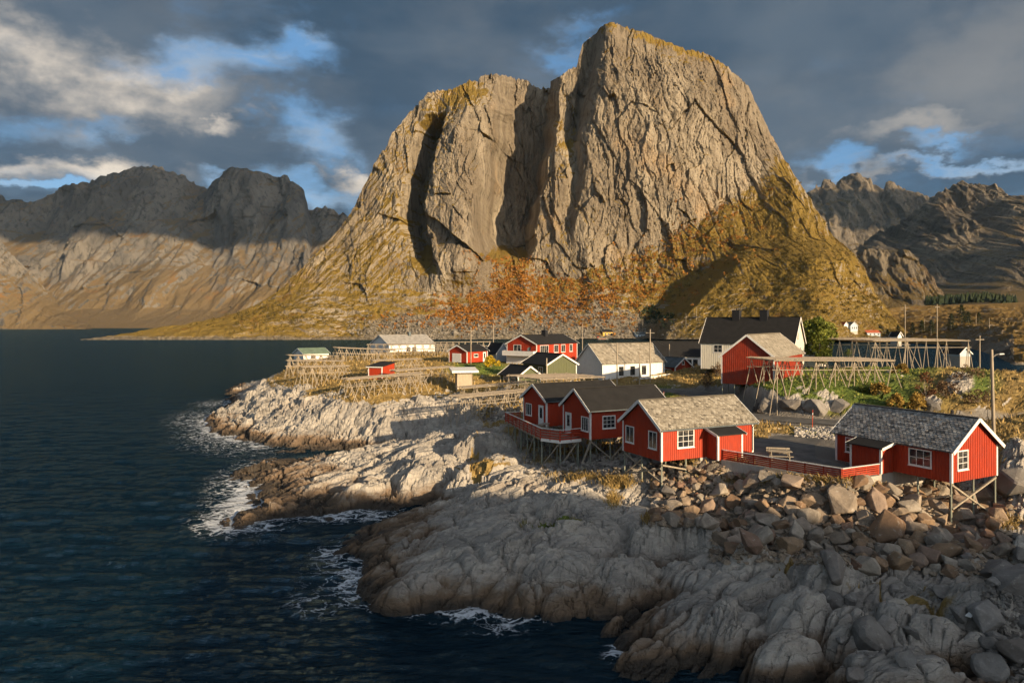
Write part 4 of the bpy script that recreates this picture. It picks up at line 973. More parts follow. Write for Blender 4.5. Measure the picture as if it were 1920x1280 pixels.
        for uu in (u0-over-.02, u1+over+.02):
            m = MB(); m.beam(P(uu, zb+.04, 0), P(uu, zf+k*of+.04, dep+of), .04, .2); m.obj('bargeboard', s.trim_m, ro)

def gutter(h, wall='front'):
    k_ = h.rise/(h.B/2); z = h.h-h.eave*k_+.04; m = MB(); ln = h.A
    m.tube(h.wp(wall, -.25, z, h.eave+.06), h.wp(wall, ln+.25, z, h.eave+.06), .06, .06, 8); m.tube(h.wp(wall, ln-.12, z, h.eave+.04), h.wp(wall, ln-.12, z-.35, .07), .035); m.tube(h.wp(wall, ln-.12, z-.35, .07), h.wp(wall, ln-.12, .15, .07), .035); m.obj('gutter', BLUEGREY, h.root)
D1 = (.905, .427)
# near cabin with lichen-covered slates
h1 = House('red_cabin', 'red plank cabin on stilts with a tan lichen-covered slate roof above the boulder slope', (12.27, 56.1), D1, 10.0, 5.5, 6.6, 2.72, 1.92, 'x', RED, SLATE_TAN, tiles=(SLATE_TAN, .27, .20), cat='cabin', group='red stilt cabins on the shore')
h1.window('left', .62, 1.62, .95, 2.25, 2, 1); h1.window('left', 3.85, 4.95, .95, 2.25, 2, 1); h1.window('front', 1.7, 3.3, 1.05, 2.4, 3, 3)
h1.holes['front'].append((4.7, 7.4, 0, 2.5)); h1.build(); h1.lean_porch('front', 4.72, 7.4, 1.4, -.05, 2.02, 2.46)
for x, y in ((.1, .1), (2.6, .1), (.1, 2.8), (.1, 5.4), (2.6, 2.8), (2.6, 5.4)): h1.post(x, y)
h1.brace((.1, .0, h1.gz(.1, 0)+1.1), (.1, 5.4, -.2)); h1.brace((.02, 5.4, h1.gz(.1, 5.4)+.2), (.02, .1, -.6)); h1.brace((.1, 0, -.3), (2.6, 0, h1.gz(2.6, 0)+.3)); h1.brace((.1, 2.8, -.3), (.1, 5.4, h1.gz(.1, 5.4)+.3))
m = MB(); m.box(4.0, 10.05, -.06, 5.5, -1.2, -.01); m.obj('foundation', CONC, h1.root)
# right cabin
h2 = House('red_cabin', 'red plank cabin on stilts with a scaly grey slate roof at the right', (31.3, 48.6), (.891, .454), 5.7, 9.4, 6.6, 2.32, 2.0, 'y', RED, SLATE_GREY, tiles=(SLATE_GREY, .30, .22), cat='cabin', group='red stilt cabins on the shore')
h2.window('front', .72, 1.85, .9, 2.15, 2, 3); h2.window('left', 1.5, 3.05, .85, 1.95, 3, 2); h2.window('left', 7.5, 8.4, .9, 1.95, 2, 3)
h2.holes['left'].append((4.36, 6.95, 0, 2.2)); h2.build(); h2.lean_porch('left', 4.36, 6.95, 1.47, -.05, 1.85, 2.2)
for x, y in ((.1, .1), (5.6, .1), (2.9, .15), (.1, 2.5), (5.6, 3.2), (2.9, 3.0), (5.6, 6.0)): h2.post(x, y)
h2.brace((.1, 0, h2.gz(.1, 0)+1.2), (5.5, 0, -.15)); h2.brace((5.6, .02, h2.gz(5.6, 0)+.25), (.1, .06, -.15)); h2.brace((0, .1, -.9), (0, 2.5, h2.gz(0, 2.5)+.3))
m = MB(); m.box(.05, 5.6, 4.6, 9.35, -1.4, -.01); m.box(-1.5, .05, 4.5, 6.9, -1.2, -.06); m.obj('foundation', CONC, h2.root)
h2.chimney(2.3, 4.0, .42, 2.8, 4.25, BLACK)
# the two dark-roofed cabins
h3 = House('red_cabin', 'red plank cabin with a black felt roof directly behind the tan-roofed cabin', (7.62, 66.6), (.9, .436), 9.4, 5.2, 6.6, 2.9, 1.75, 'x', RED, FELT, cat='cabin', group='red stilt cabins on the shore')
h3.window('front', 1.5, 2.85, 1.05, 2.15, 3, 3); h3.window('left', .35, 1.5, .8, 2.05, 3, 1); h3.door('left', 3.62, 4.6, 0.0, 2.1); h3.build()
for x, y in ((.1, .1), (2.4, .1), (4.6, .1), (6.8, .1), (9.2, .1), (.1, 2.6), (2.4, 2.6), (4.6, 2.6), (.1, 5.1), (2.4, 5.1), (4.6, 5.1)): h3.post(x, y)
h3.brace((-.9, .0, h3.gz(-.9, 0)+.1), (.1, .0, -.1), .07); h3.brace((.1, .1, -.2), (2.4, .1, h3.gz(2.4, 0)+.3)); h3.brace((2.4, 0, h3.gz(2.4, 0)+.2), (4.6, 0, -.2)); h3.brace((.1, 5.1, -.2), (.1, 2.6, h3.gz(.1, 2.6)+.2))
h4 = House('red_cabin', 'farthest red plank stilt cabin with a black felt roof and a deck by its door', (3.78, 75.0), (.87, .5), 10.4, 4.9, 6.6, 2.85, 1.5, 'x', RED, FELT, cat='cabin', group='red stilt cabins on the shore')
h4.window('left', 3.15, 4.25, .9, 2.1, 3, 1); h4.door('left', .62, 1.5, 0.0, 2.15); h4.window('front', 2.6, 3.7, 1.0, 2.1, 2, 3); h4.build()
for x, y in ((.1, .1), (2.6, .1), (5.2, .1), (7.8, .1), (.1, 2.5), (.1, 4.8), (2.6, 4.8), (2.6, 2.5)): h4.post(x, y)
h4.brace((.1, .1, -.2), (2.6, .1, h4.gz(2.6, .1)+.2)); h4.brace((.05, 4.8, -.2), (.05, 2.5, h4.gz(.1, 2.5)+.2))

for hh_ in (h1, h3, h4): gutter(hh_)
# ------------------------------------------------------------------ fences, deck, bench
def railing(root, o, pts, z, hgt, boards, board_m, cap_m, post_step=1.5, bh=.13, posts=True):
    """boards, posts and cap along a polyline; points in world space relative to o"""
    for i in range(len(pts)-1):
        a = Vector((*pts[i], z))-o; b = Vector((*pts[i+1], z))-o; n = max(1, round((b-a).length/post_step)); dirv = (b-a).normalized()
        gap = (hgt-.06-bh*boards)/boards
        for k in range(boards):
            zc = .04+bh/2+k*(bh+gap)
            for q in range(n):
                p0 = a+(b-a)*(q/n)+dirv*.008; p1 = a+(b-a)*((q+1)/n)-dirv*.008
                m = MB(); m.beam(p0+Vector((0, 0, zc+random.uniform(-.008, .008))), p1+Vector((0, 0, zc+random.uniform(-.008, .008))), .025, bh); m.obj('rail_board', board_m, root)
        nn = Vector((-dirv.y, dirv.x, 0))*.06
        for q in range(n+1):
            p = a+(b-a)*(q/n); m = MB(); m.beam(p+nn+Vector((0, 0, -.1)), p+nn+Vector((0, 0, hgt-.03)), .07, .07); m.obj('rail_post', board_m, root)
        m = MB(); m.beam(a+Vector((0, 0, hgt)), b+Vector((0, 0, hgt)), .14, .04); m.obj('handrail', cap_m, root)
def yard_fence():
    o = Vector((24.0, 49.6, 6.55)); root = empty('board_fence', o, 0, 'low red board fence with a white cap around the asphalt yard', 'fence')
    pts = [(17.55, 57.0), (24.0, 49.6), (27.6, 51.3)]
    railing(root, o, pts, 6.62, .80, 5, RED, WHITE, bh=.095)
    for i in range(2):
        m = MB(); a = Vector((*pts[i], 6.15))-o; b = Vector((*pts[i+1], 6.15))-o; m.beam(a, b, .26, .86); m.obj('concrete_base', CONC, root)
yard_fence()
def deck():
    z = 6.45; o = Vector((3.0, 72.0, z)); root = empty('timber_deck', o, 0, 'stilted timber deck with red railings joining the two black-roofed cabins', 'deck')
    poly = [(6.95, 68.1), (4.7, 66.9), (2.9, 68.3), (-0.7, 80.2), (1.0, 80.8), (3.55, 75.2), (5.5, 74.0), (5.2, 71.4)]
    m = MB()
    n = len(poly); top = [Vector((*p, z))-o for p in poly]; bot = [p-Vector((0, 0, .22)) for p in top]
    m.poly(top); m.poly(bot[::-1])
    for i in range(n): m.poly([bot[i], bot[(i+1) % n], top[(i+1) % n], top[i]])
    m.obj('deck_floor', TIMBER, root)
    railing(root, o, [(6.9, 68.05), (4.7, 66.88), (2.88, 68.28), (-0.72, 80.2)], z, 1.05, 4, RED, WHITE, 1.45)
    railing(root, o, [(-0.72, 80.25), (1.0, 80.85)], z, 1.05, 4, RED, WHITE, 1.0)
    m = MB(); m.beam(Vector((4.7, 66.86, z-.12))-o, Vector((2.88, 68.26, z-.12))-o, .05, .3); m.obj('edge_board', WHITE, root)
    m = MB(); m.beam(Vector((4.7, 66.86, z-.12))-o, Vector((6.9, 68.02, z-.12))-o, .05, .3); m.obj('edge_board', WHITE, root)
    for x, y in ((6.6, 68.1), (4.75, 67.1), (3.0, 68.5), (2.3, 70.6), (1.65, 72.8), (1.0, 75.0), (.35, 77.2), (-.4, 79.8), (4.6, 69.6), (4.0, 72.0), (2.9, 74.5), (1.2, 80.4)):
        pole('post', Vector((x, y, ground(x, y)-.4))-o, Vector((x, y, z-.1))-o, .09, STILT, root)
    for (x0, y0), (x1, y1) in (((4.75, 67.1), (3.0, 68.5)), ((2.3, 70.6), (1.65, 72.8)), ((.35, 77.2), (-.4, 79.8)), ((6.6, 68.1), (4.75, 67.1)), ((-.4, 79.8), (-2.2, 79.0))):
        pole('brace', Vector((x0, y0, z-.2))-o, Vector((x1, y1, ground(x1, y1)+.1))-o, .055, TIMBER, root, square=True)
    # garden table on the deck
    t = Vector((3.4, 73.2, z)); r2 = empty('garden_table', t, R(60), 'grey timber garden table on the deck beside the white door', 'table')
    m = MB(); m.box(-.8, .8, -.35, .35, .68, .74); m.obj('table_top', TIMBER, r2)
    for x in (-.65, .65):
        for y in (-.25, .25): pole('leg', (x, y, 0), (x, y, .68), .04, TIMBER, r2, square=True)
deck()
def bench():
    p = W(1462, 862, YARD_Z+.03); root = empty('picnic_bench', p, R(-12), 'grey timber picnic bench standing in the asphalt yard behind the red fence', 'bench')
    for k in range(4): m = MB(); m.box(-.95, .95, -.34+k*.18, -.34+k*.18+.15, .72, .77); m.obj('table_plank', TIMBER, root)
    for y in (-.75, .75):
        m = MB(); m.box(-.95, .95, y-.13, y+.13, .42, .47); m.obj('seat_plank', TIMBER, root)
    for x in (-.7, .7):
        m = MB(); m.box(x-.04, x+.04, -.8, .8, .36, .42); m.obj('cross_bar', TIMBER, root)
        for sg in (-1, 1): m = MB(); m.beam((x, sg*.6, 0), (x, sg*.22, .72), .07, .07); m.obj('leg', TIMBER, root)
    for k in range(2): m = MB(); m.box(-.95, .95, .86, .90, .55+k*.2, .55+k*.2+.14); m.obj('back_plank', TIMBER, root)
    for x in (-.7, .7): m = MB(); m.box(x-.03, x+.03, .84, .88, .42, .9); m.obj('back_post', TIMBER, root)
bench()

# ------------------------------------------------------------------ village houses
e = House('white_house', 'long white house with a pale slate roof and a white ramp along its front', (17.05, 128.8), (.857, .514), 15.8, 8.2, 7.1, 3.2, 3.5, 'x', WHITE, SLATE_MID, tiles=(SLATE_MID, .5, .4), battens=.35)
for u in (4.1, 6.95, 9.85): e.window('front', u, u+.95, .9, 2.4, 2, 3, trim=BLACK)
e.build(); m = MB()
for u in np.arange(6.4, 15.9, .32): m.box(u, u+.27, -1.85, -1.80, -.25-.02*abs(u-15)*1.5, .75-.06*max(0, 14-u))
m.beam((6.4, -1.82, .33), (15.9, -1.82, .82), .1, .07); m.obj('ramp_railing', WHITE, e.root)
m = MB(); m.box(6.4, 15.9, -1.8, -.02, -.35, -.1); m.obj('ramp', CONC, e.root)
f = House('red_shed', 'small dark red cabin with white corners and blue-grey roof beyond the white house', (33.2, 139.0), (.86, .5), 4.6, 5.0, 6.5, 2.5, 1.7, 'y', RED, BLUEGREY, battens=.35, cat='cabin')
f.window('left', 1.2, 2.8, .9, 1.9, 3, 2); f.window('front', 1.95, 2.5, 3.0, 3.55, 1, 1); f.build()
gb = House('red_barn', 'tall weathered red barn with grey slate roof beside the big fish rack', (30.06, 98.0), (.83, -.56), 7.25, 19.0, 9.3, 3.95, 2.95, 'y', REDDK, SLATE_MID, tiles=(SLATE_MID, .5, .4), battens=.3, cat='barn')
gb.build()
for x, y in ((.1, .1), (1.8, .1), (3.6, .1), (.1, 3), (1.8, 3)): gb.post(x, y)
hw = House('white_house', 'large cream house under a steep black roof with two black chimneys', (36.0, 130.0), (.82, -.57), 16.7, 8.2, 9.3, 5.1, 4.5, 'x', CREAM, FELT, battens=.35, corners=True)
hw.window('front', 2.5, 4.0, 3.2, 4.5, 2, 2); hw.window('front', 8, 9.5, 3.2, 4.5, 2, 2); hw.window('right', 2.6, 3.5, 5.6, 7.0, 2, 3); hw.window('right', 4.8, 5.7, 3.0, 4.2, 2, 2)
hw.build(); hw.chimney(5.5, 4.1, 1.35, 9.0, 11.0, BLACK); hw.chimney(10.6, 4.1, 1.35, 9.0, 11.0, BLACK)
i_ = House('white_house', 'low white house with wide black roof behind the small dark red cabin', (31.2, 150.0), (1, -.1), 13.5, 8.5, 7.6, 3.1, 3.0, 'x', WHITE, FELT, battens=0)
i_.window('front', 7.2, 8.0, 1.0, 2.3, 2, 2, trim=BLACK); i_.window('front', 8.5, 9.3, 1.0, 2.3, 2, 2, trim=BLACK); i_.build()
j = House('green_house', 'moss green house with black roof and white trim left of the white slate-roofed house', (6.0, 118.0), (.86, .5), 6.3, 7.9, 8.2, 2.5, 1.7, 'y', GREEN, FELT, battens=.35)
j.window('left', 1.3, 2.6, .7, 2.0, 2, 2); j.window('left', 4.6, 6.0, .7, 2.0, 2, 2); j.build()
j2 = House('green_house', 'low green annex with a long black roof in front of the green house', (1.0, 112.0), (.86, .5), 4.4, 6.0, 7.7, 1.5, 1.5, 'y', GREEN, FELT, battens=.35)
j2.window('left', 1.0, 2.2, .3, 1.15, 3, 1); j2.window('left', 3.2, 4.8, .3, 1.15, 4, 1); j2.build()
k = House('red_house', 'two-storey red house with white lower wall, white balcony and black roof', (5.4, 150.0), (.6, .8), 17.0, 8.2, 8.3, 4.95, 1.9, 'x', RED, FELT, battens=.35)
k.window('left', 4.3, 6.2, 3.2, 4.7, 2, 1); k.window('front', 1.4, 4.6, 2.7, 4.6, 4, 1); k.window('front', 7.0, 8.6, 3.0, 4.6, 2, 1); k.window('front', 10, 11.6, 3.0, 4.6, 2, 1); k.window('front', 13.6, 14.8, 3.0, 4.6, 2, 1)
k.holes['left'].append((-.1, 9, -1, 2.45)); k.build(); k.chimney(8.2, 3.4, 1.1, 5.6, 7.9, BLACK)
m = MB(); k.wbox(m, 'left', -.04, 8.3, -.3, 2.35, .0, .06); m.obj('lower_wall', WHITE, k.root)
m = MB(); k.wbox(m, 'left', .0, 8.6, 2.5, 3.45, 1.2, 1.27); k.wbox(m, 'left', 8.53, 8.6, 2.5, 3.45, .0, 1.2); k.wbox(m, 'left', 0, .07, 2.5, 3.45, .03, 1.2); k.wbox(m, 'left', -.02, 8.62, 2.36, 2.5, 0, 1.3); m.obj('balcony', WHITE, k.root)
def dish(h, wall, u, z):
    m = MB(); c = Vector(h.wp(wall, u, z, .7)); ax = (Vector(h.wp(wall, u, z, 1.0))-c).normalized()+Vector((0, 0, .35)); ax.normalize(); uu = ax.orthogonal().normalized(); ww = ax.cross(uu)
    rings = [(0, -.18), (.25, -.12), (.5, .02)]; prev = None
    for r, dz in rings:
        ring = [c+ax*dz+(uu*math.cos(t)+ww*math.sin(t))*r for t in np.linspace(0, 2*math.pi, 14, endpoint=False)]
        if prev:
            for q in range(14): m.poly([prev[q], prev[(q+1) % 14], ring[(q+1) % 14], ring[q]])
        prev = ring
    m.tube(h.wp(wall, u, z-.3, 0), c-ax*.15, .04); m.tube(c-ax*.1, c+ax*.45, .025); m.obj('satellite_dish', BLUEGREY, h.root)
dish(k, 'left', 1.5, 3.9)
kb = House('blue_annex', 'pale blue annex at the left end of the two-storey red house', (-3.6, 158.0), (.8, .6), 3.6, 4.5, 8.4, 2.6, 2.1, 'y', PALEBLUE, FELT, battens=0, cat='annex'); kb.build()
l = House('garage', 'small red garage with white garage door and black roof', (-9.9, 150.0), (.6, .8), 7.2, 5.3, 9.2, 2.5, 1.25, 'x', RED, FELT, battens=.35, cat='garage')
l.window('front', 2.4, 3.7, 1.2, 1.8, 1, 1); l.door('front', 5.6, 6.5, 0, 2.1); l.holes['left'].append((1.6, 4.4, 0, 2.1)); l.build()
m = MB(); l.wbox(m, 'left', 1.7, 4.3, .02, 2.0, .0, .05)
for q in range(5): l.wbox(m, 'left', 1.72, 4.28, .06+q*.39, .40+q*.39, .05, .07)
m.obj('garage_door', WHITE, l.root)
def flat_hut(name, label, corner, d, L, Wd, floor, h0, h1, wallm, roofm, cat, over=.3, th=.14, roof_over=None):
    """hut with a single-slope roof: height h0 at the front, h1 at the back"""
    dd = Vector((d[0], d[1], 0)).normalized(); root = empty(name, (corner[0], corner[1], floor), math.atan2(dd.y, dd.x), label, cat)
    m = MB(); m.hexa([(0, 0, -.6), (L, 0, -.6), (L, Wd, -.6), (0, Wd, -.6), (0, 0, h0), (L, 0, h0), (L, Wd, h1), (0, Wd, h1)])
    for u in np.arange(.15, L, .25): m.box(u-.03, u+.03, -.025, .002, -.5, h0-.05)
    for u in np.arange(.15, Wd, .25): m.box(-.025, .002, u-.03, u+.03, -.5, h0-.05)
    m.obj('wall', wallm, root); o = roof_over or over
    r = MB(); kk = (h1-h0)/Wd; c = [(-o, -o, h0-kk*o+.02), (L+o, -o, h0-kk*o+.02), (L+o, Wd+o, h1+kk*o+.02), (-o, Wd+o, h1+kk*o+.02)]
    r.hexa(c+[(x, y, z+th) for x, y, z in c]); r.obj('roof', roofm, root); return root
r_ = flat_hut('red_shed', 'red shed with flat black roof standing among the drying racks', (-24.8, 118.0), (.95, -.3), 2.6, 4.6, 8.4, 2.05, 2.5, RED, FELT, 'shed')
m = MB(); m.box(-.05, .1, -.05, .1, -.3, 2.0); m.obj('corner_board', WHITE, r_); m = MB(); m.box(2.5, 2.65, -.05, .1, -.3, 2.0); m.obj('corner_board', WHITE, r_)
m = MB(); m.beam((-.33, -.32, 1.98), (2.93, -.32, 1.98), .04, .16); m.obj('bargeboard', WHITE, r_)
flat_hut('board_hut', 'pale bare-board hut with an oversized flat white roof by the cove', (-9.0, 112.0), (.98, .2), 2.5, 2.6, 7.4, 2.5, 2.7, RAWWOOD, WHITE, 'hut', th=.32, roof_over=.95)
n = House('boathouse', 'small white boathouse with green roof at the tip of the promontory', (-50.4, 165.0), (.76, .65), 6.5, 5.6, 8.9, 1.6, 1.1, 'x', WHITE, GREENROOF, battens=0, cat='boathouse'); n.window('front', 2, 3, .5, 1.2, 2, 1, trim=BLACK); n.build()
o_ = House('boathouse', 'wide white boathouse with pale grey roof behind the drying racks', (-36.0, 200.0), (.76, .65), 16.0, 11.0, 8.8, 2.7, 2.7, 'x', WHITE, GREYROOF, battens=0, cat='boathouse'); o_.window('front', 6, 7.2, .8, 1.8, 3, 1, trim=BLACK); o_.window('front', 8, 9.2, .8, 1.8, 3, 1, trim=BLACK); o_.build(); o_.chimney(10, 5.0, .8, 5.0, 6.3, BLUEGREY)
# across the water and to the right
def small(name, label, px, py, Y, L, Wd, hh, rise, wall, roof, d=(.9, .43), ridge='x', cat='house', win=True, on=None):
    p = W(px, py, Y=Y) if on is None else snap(px, py, on)-Vector((0, 0, 1.2))
    q = House(name, label, (p.x, p.y), d, L, Wd, p.z, hh, rise, ridge, wall, roof, battens=0, cat=cat, corners=False, barge=True, over=.4, eave=.4)
    if win:
        for u in np.arange(L*.18, L*.8, L*.3): q.window('front', u, u+L*.12, hh*.4, hh*.78, 1, 1)
    q.build()
    m = MB(); m.box(.05, L-.05, .05, Wd-.05, -3, 0); m.obj('foundation', CONC, q.root); return q
small('yellow_house', 'small yellow house under the talus slope across the water', 1131, 629, 0, 12, 8, 5.2, 2.6, YELLOW, FELT, (.95, .3), on=MAIN)
small('red_shed', 'little red boathouse on the shore below the yellow house', 1120, 634, 0, 10, 6, 3.0, 1.9, RED, FELT, (.95, .3), cat='boathouse', win=False, on=MAIN)
small('grey_cabin', 'grey cabin at the foot of the shaded knoll across the water', 1193, 632, 0, 13, 8, 4.2, 2.4, PALEBLUE, BLUEGREY, (.95, .3), cat='cabin', on=MAIN)
small('white_house', 'pale blue-white house behind the leafy tree at the foot of the mountain', 1562, 618, 0, 9.5, 10, 5.2, 3.2, PALEBLUE, BLUEGREY, (.9, .43), 'y', on=MAIN)
small('white_house', 'white house end with red tile roof just behind the leafy tree', 1546, 613, 0, 5, 6, 3.4, 2.4, WHITE, REDROOF, (.9, .43), 'y', win=False, on=MAIN)
small('long_house', 'low house with long red roof above the upper drying rack', 1612, 626, 0, 13, 8, 3.6, 2.2, PALEBLUE, REDROOF, (.98, .1), on=MAIN)
small('shed', 'little gabled grey-roofed shed behind the tree and rack', 1532, 663, 155, 4.2, 5, 1.6, 1.2, WHITE, GREYROOF, (.8, .6), cat='shed', win=False)
small('shed', 'tiny white gable just above the upper drying rack', 1683, 634, 260, 2.4, 3, 1.0, 1.3, WHITE, FELT, (.9, .43), 'y', cat='shed', win=False)
small('boathouse', 'pale blue gabled boathouse beside the inlet at the right', 1800, 668, 190, 3.4, 6, .9, 1.5, PALEBLUE, FELT, (.97, .2), 'y', cat='boathouse', win=False)
# ------------------------------------------------------------------ where a line of sight meets the island
def hit(px, py, y0=20.0, y1=300.0):
    u = (px-960)/FPX; k = (py-HOR)/FPX; Y = np.geomspace(y0, y1, 900)
    below = (CAMZ-k*Y) < ground_np(u*Y, Y)
    if not below.any(): return None
    yy = Y[np.argmax(below)]; return Vector((u*yy, yy, ground(u*yy, yy)))
def hits(px, py, y0=20.0, y1=300.0):
    Y = np.geomspace(y0, y1, 700)[None, :]; u = ((px-960)/FPX)[:, None]; k = ((py-HOR)/FPX)[:, None]
    below = (CAMZ-k*Y) < ground_np(u*Y, np.repeat(Y, len(px), 0)); ok = below.any(1); yy = Y[0][np.argmax(below, 1)]
    x = u[:, 0]*yy; return np.stack([x, yy, ground_np(x, yy)], -1), ok

# ------------------------------------------------------------------ stockfish drying racks
def rack(label, pa, pb, width, ztop, n=4, nt=10, splay=.9, rr=.05, dens=1.0, zb=None, cross=True, rows=2):
    """pa, pb: plan ends of the middle line; trestles of leaning poles carry a deck of long poles"""
    a = Vector((*pa, 0)); b = Vector((*pb, 0)); d = (b-a).normalized(); s = Vector((-d.y, d.x, 0)); L = (b-a).length
    mid = (a+b)/2; o = Vector((mid.x, mid.y, ground(mid.x, mid.y))); za = ztop if not isinstance(ztop, tuple) else ztop[0]; zz = ztop if not isinstance(ztop, tuple) else ztop[1]
    root = empty('drying_rack', o, 0, label, 'drying rack', 'wooden fish drying racks')
    rnd = random.Random(int(abs(pa[0]*31+pa[1]*7)))
    for i in range(n+1):
        t = i/n; z = za+(zz-za)*t
        for sg in np.linspace(-1, 1, rows):
            sg = float(sg); p = a+(b-a)*t+s*sg*width/2; tp = Vector((p.x, p.y, z))
            for q in (-1, 1):
                f = p+d*q*splay*rnd.uniform(.7, 1.25)+s*sg*rnd.uniform(0, .5); f.z = ground(f.x, f.y)-.15
                ext = (tp-f).normalized()*.25
                pole('leg_pole', f-o, tp+ext-d*q*.05-o, rr*1.1, POLEW, root)
            if rnd.random() < .6:
                f = p.copy(); f.z = ground(f.x, f.y)-.15; pole('post', f-o, tp-o, rr*1.15, POLEW, root)
        pa_ = a+(b-a)*t-s*(width/2+.5); pb_ = a+(b-a)*t+s*(width/2+.5); pa_.z = pb_.z = z-.05
        pole('cross_beam', pa_-o, pb_-o, rr*1.2, POLEW, root)
        if cross and rnd.random() < .7 and i < n:
            f = a+(b-a)*(t+.5/n)-s*width/2; f.z = ground(f.x, f.y)+.2; g = a+(b-a)*t-s*width/2; g.z = z-.2
            pole('brace', f-o, g-o, rr*.9, POLEW, root)
    for sg in np.linspace(-1, 1, rows):
        sg = float(sg); p = a+s*sg*width/2-d*.4; q = b+s*sg*width/2+d*.4; p.z = za+.03; q.z = zz+.03; pole('long_beam', p-o, q-o, rr*1.3, POLEW, root)
    for sg in (-1, 1):
        p = a+s*sg*width/2-d*.6; q = b+s*sg*width/2+d*.6; p.z = max(za-1.1, ground(p.x, p.y)+.3); q.z = max(zz-1.1, ground(q.x, q.y)+.3); pole('side_rail', p-o, q-o, rr*.95, POLEW, root)
    m = MB(); k = int(nt*dens)
    for i in range(k):
        off = -width/2+width*(i+.5)/k+rnd.uniform(-.06, .06); x0 = rnd.uniform(-.9, .3); x1 = L+rnd.uniform(-.3, .9); nseg = max(1, int(L/7))
        for q in range(nseg):
            u0 = x0+(x1-x0)*q/nseg-.2; u1 = x0+(x1-x0)*(q+1)/nseg+.2; p = a+d*u0+s*(off+rnd.uniform(-.08, .08)); g = a+d*u1+s*(off+rnd.uniform(-.08, .08))
            p.z = za+(zz-za)*u0/L+.10+rnd.uniform(0, .07); g.z = za+(zz-za)*u1/L+.10+rnd.uniform(0, .07); m.tube(p-o, g-o, rr*.9, rr*.7, 5)
    tag(m.obj('pole_deck', DECKW, root), kind='stuff')
def rk(label, ax, ay, bx, by, Ya, Yb, width, **kw):
    A = W(ax, ay, Y=Ya); B = W(bx, by, Y=Yb); rack(label, (A.x, A.y), (B.x, B.y), width, (A.z, B.z), **kw)
rk('big drying rack on the green bank in front of the red barn', 1432, 673.5, 1640, 674.5, 86, 88, 6.5, n=6, nt=26, splay=1.2, rr=.055, rows=3)
rk('long upper drying rack with flat top near the far right shore', 1590, 637, 1755, 637, 122, 124, 15, n=3, nt=36, splay=1.1, rr=.06, rows=4)
rk('largest front drying rack on the promontory grass with legs on pale rock', 650, 711, 785, 700, 106, 112, 2.6, n=6, nt=8, splay=1.5, rr=.05)
rk('drying rack running right from the front rack towards the board hut', 740, 695, 842, 688, 114, 120, 2.4, n=5, nt=6, splay=1.4, rr=.05)
rk('short drying rack left of the flat-roofed red shed', 566, 688, 648, 686, 122, 126, 2.4, n=5, nt=6, splay=1.3, rr=.05)
rk('low drying rack in front of the green-roofed boathouse', 541, 676, 640, 677, 136, 140, 2.2, n=6, nt=6, splay=1.0, rr=.05)
rk('far left drying rack just below the green-roofed boathouse', 544, 666, 630, 667, 152, 156, 2.0, n=6, nt=5, splay=1.0, rr=.05)
rk('tall drying rack left of the wide grey-roofed boathouse', 632, 652, 735, 656, 150, 158, 2.4, n=8, nt=6, splay=1.2, rr=.05)
rk('long drying rack in front of the wide grey-roofed boathouse', 692, 646, 850, 646, 172, 172, 2.2, n=11, nt=5, splay=1.1, rr=.05)
rk('distant drying rack between wide boathouse and red garage', 815, 642, 918, 641, 196, 196, 2.2, n=9, nt=5, splay=1.1, rr=.05)
rk('drying rack behind the flat-roofed red shed', 700, 676, 785, 673, 128, 132, 2.2, n=5, nt=5, splay=1.2, rr=.05)
rk('drying rack over the rubble cove left of the stilt cabins', 855, 744, 985, 732, 92, 98, 3.0, n=5, nt=7, splay=1.3, rr=.05)
rk('flat drying rack covered with poles in front of the green house', 985, 708, 1095, 704, 100, 106, 9, rows=3, n=5, nt=15, splay=.9, rr=.05)
rk('low drying rack between the board hut and green annex', 868, 727, 985, 717, 104, 106, 2.6, n=5, nt=6, splay=.9, rr=.05)

# ------------------------------------------------------------------ utility poles, lamp, stakes
def upole(label, px, ytop, Y, name='utility_pole', r=.13, arm=True):
    t = W(px, ytop, Y=Y); z0 = ground(t.x, t.y) if Y < 300 else None
    if z0 is None:
        q = snap(px, (ytop+25), MAIN if px < 1500 else None); t = W(px, ytop, Y=q.y); z0 = q.z; t.x = q.x
    o = Vector((t.x, t.y, z0)); root = empty(name, o, random.uniform(-.4, .4), label, 'utility pole', 'wooden utility poles')
    pole('pole_shaft', (0, 0, -.4), (0, 0, t.z-z0), r, POLEW, root)
    if arm:
        m = MB(); h = t.z-z0; m.box(-.8, .8, -.05, .05, h-.75, h-.63); m.obj('cross_arm', TIMBER, root)
        for x in (-.65, 0, .65): m = MB(); m.tube((x, 0, h-.63), (x, 0, h-.45), .05, .03); m.obj('insulator', BLACK, root)
    return root
for lab, px, yt, Y in (('tall utility pole in front of the right end of the white slate-roofed house', 1219, 617, 127), ('thin utility pole at the middle of the white slate-roofed house', 1157, 642, 119), ('short utility pole left of the white ramp', 1199, 662, 122),
                       ('utility pole right beside the small red garage', 883, 614, 146), ('utility pole rising between garage and two-storey red house', 925, 607, 176), ('utility pole behind the right end of the red house', 1092, 608, 182), ('slender utility pole at the right corner of the red house', 1079, 630, 165),
                       ('left of two tall utility poles above the upper drying rack', 1697, 571, 150), ('right of two tall utility poles above the upper drying rack', 1757, 570, 152), ('utility pole beside the pale blue boathouse by the inlet', 1837, 629, 118),
                       ('utility pole behind the wide grey-roofed boathouse', 766, 607, 215), ('utility pole in front of the green house', 1025, 671, 112), ('utility pole next to the small dark red cabin', 1255, 645, 145)):
    upole(lab, px, yt, Y, r=.12, arm=yt < 640)
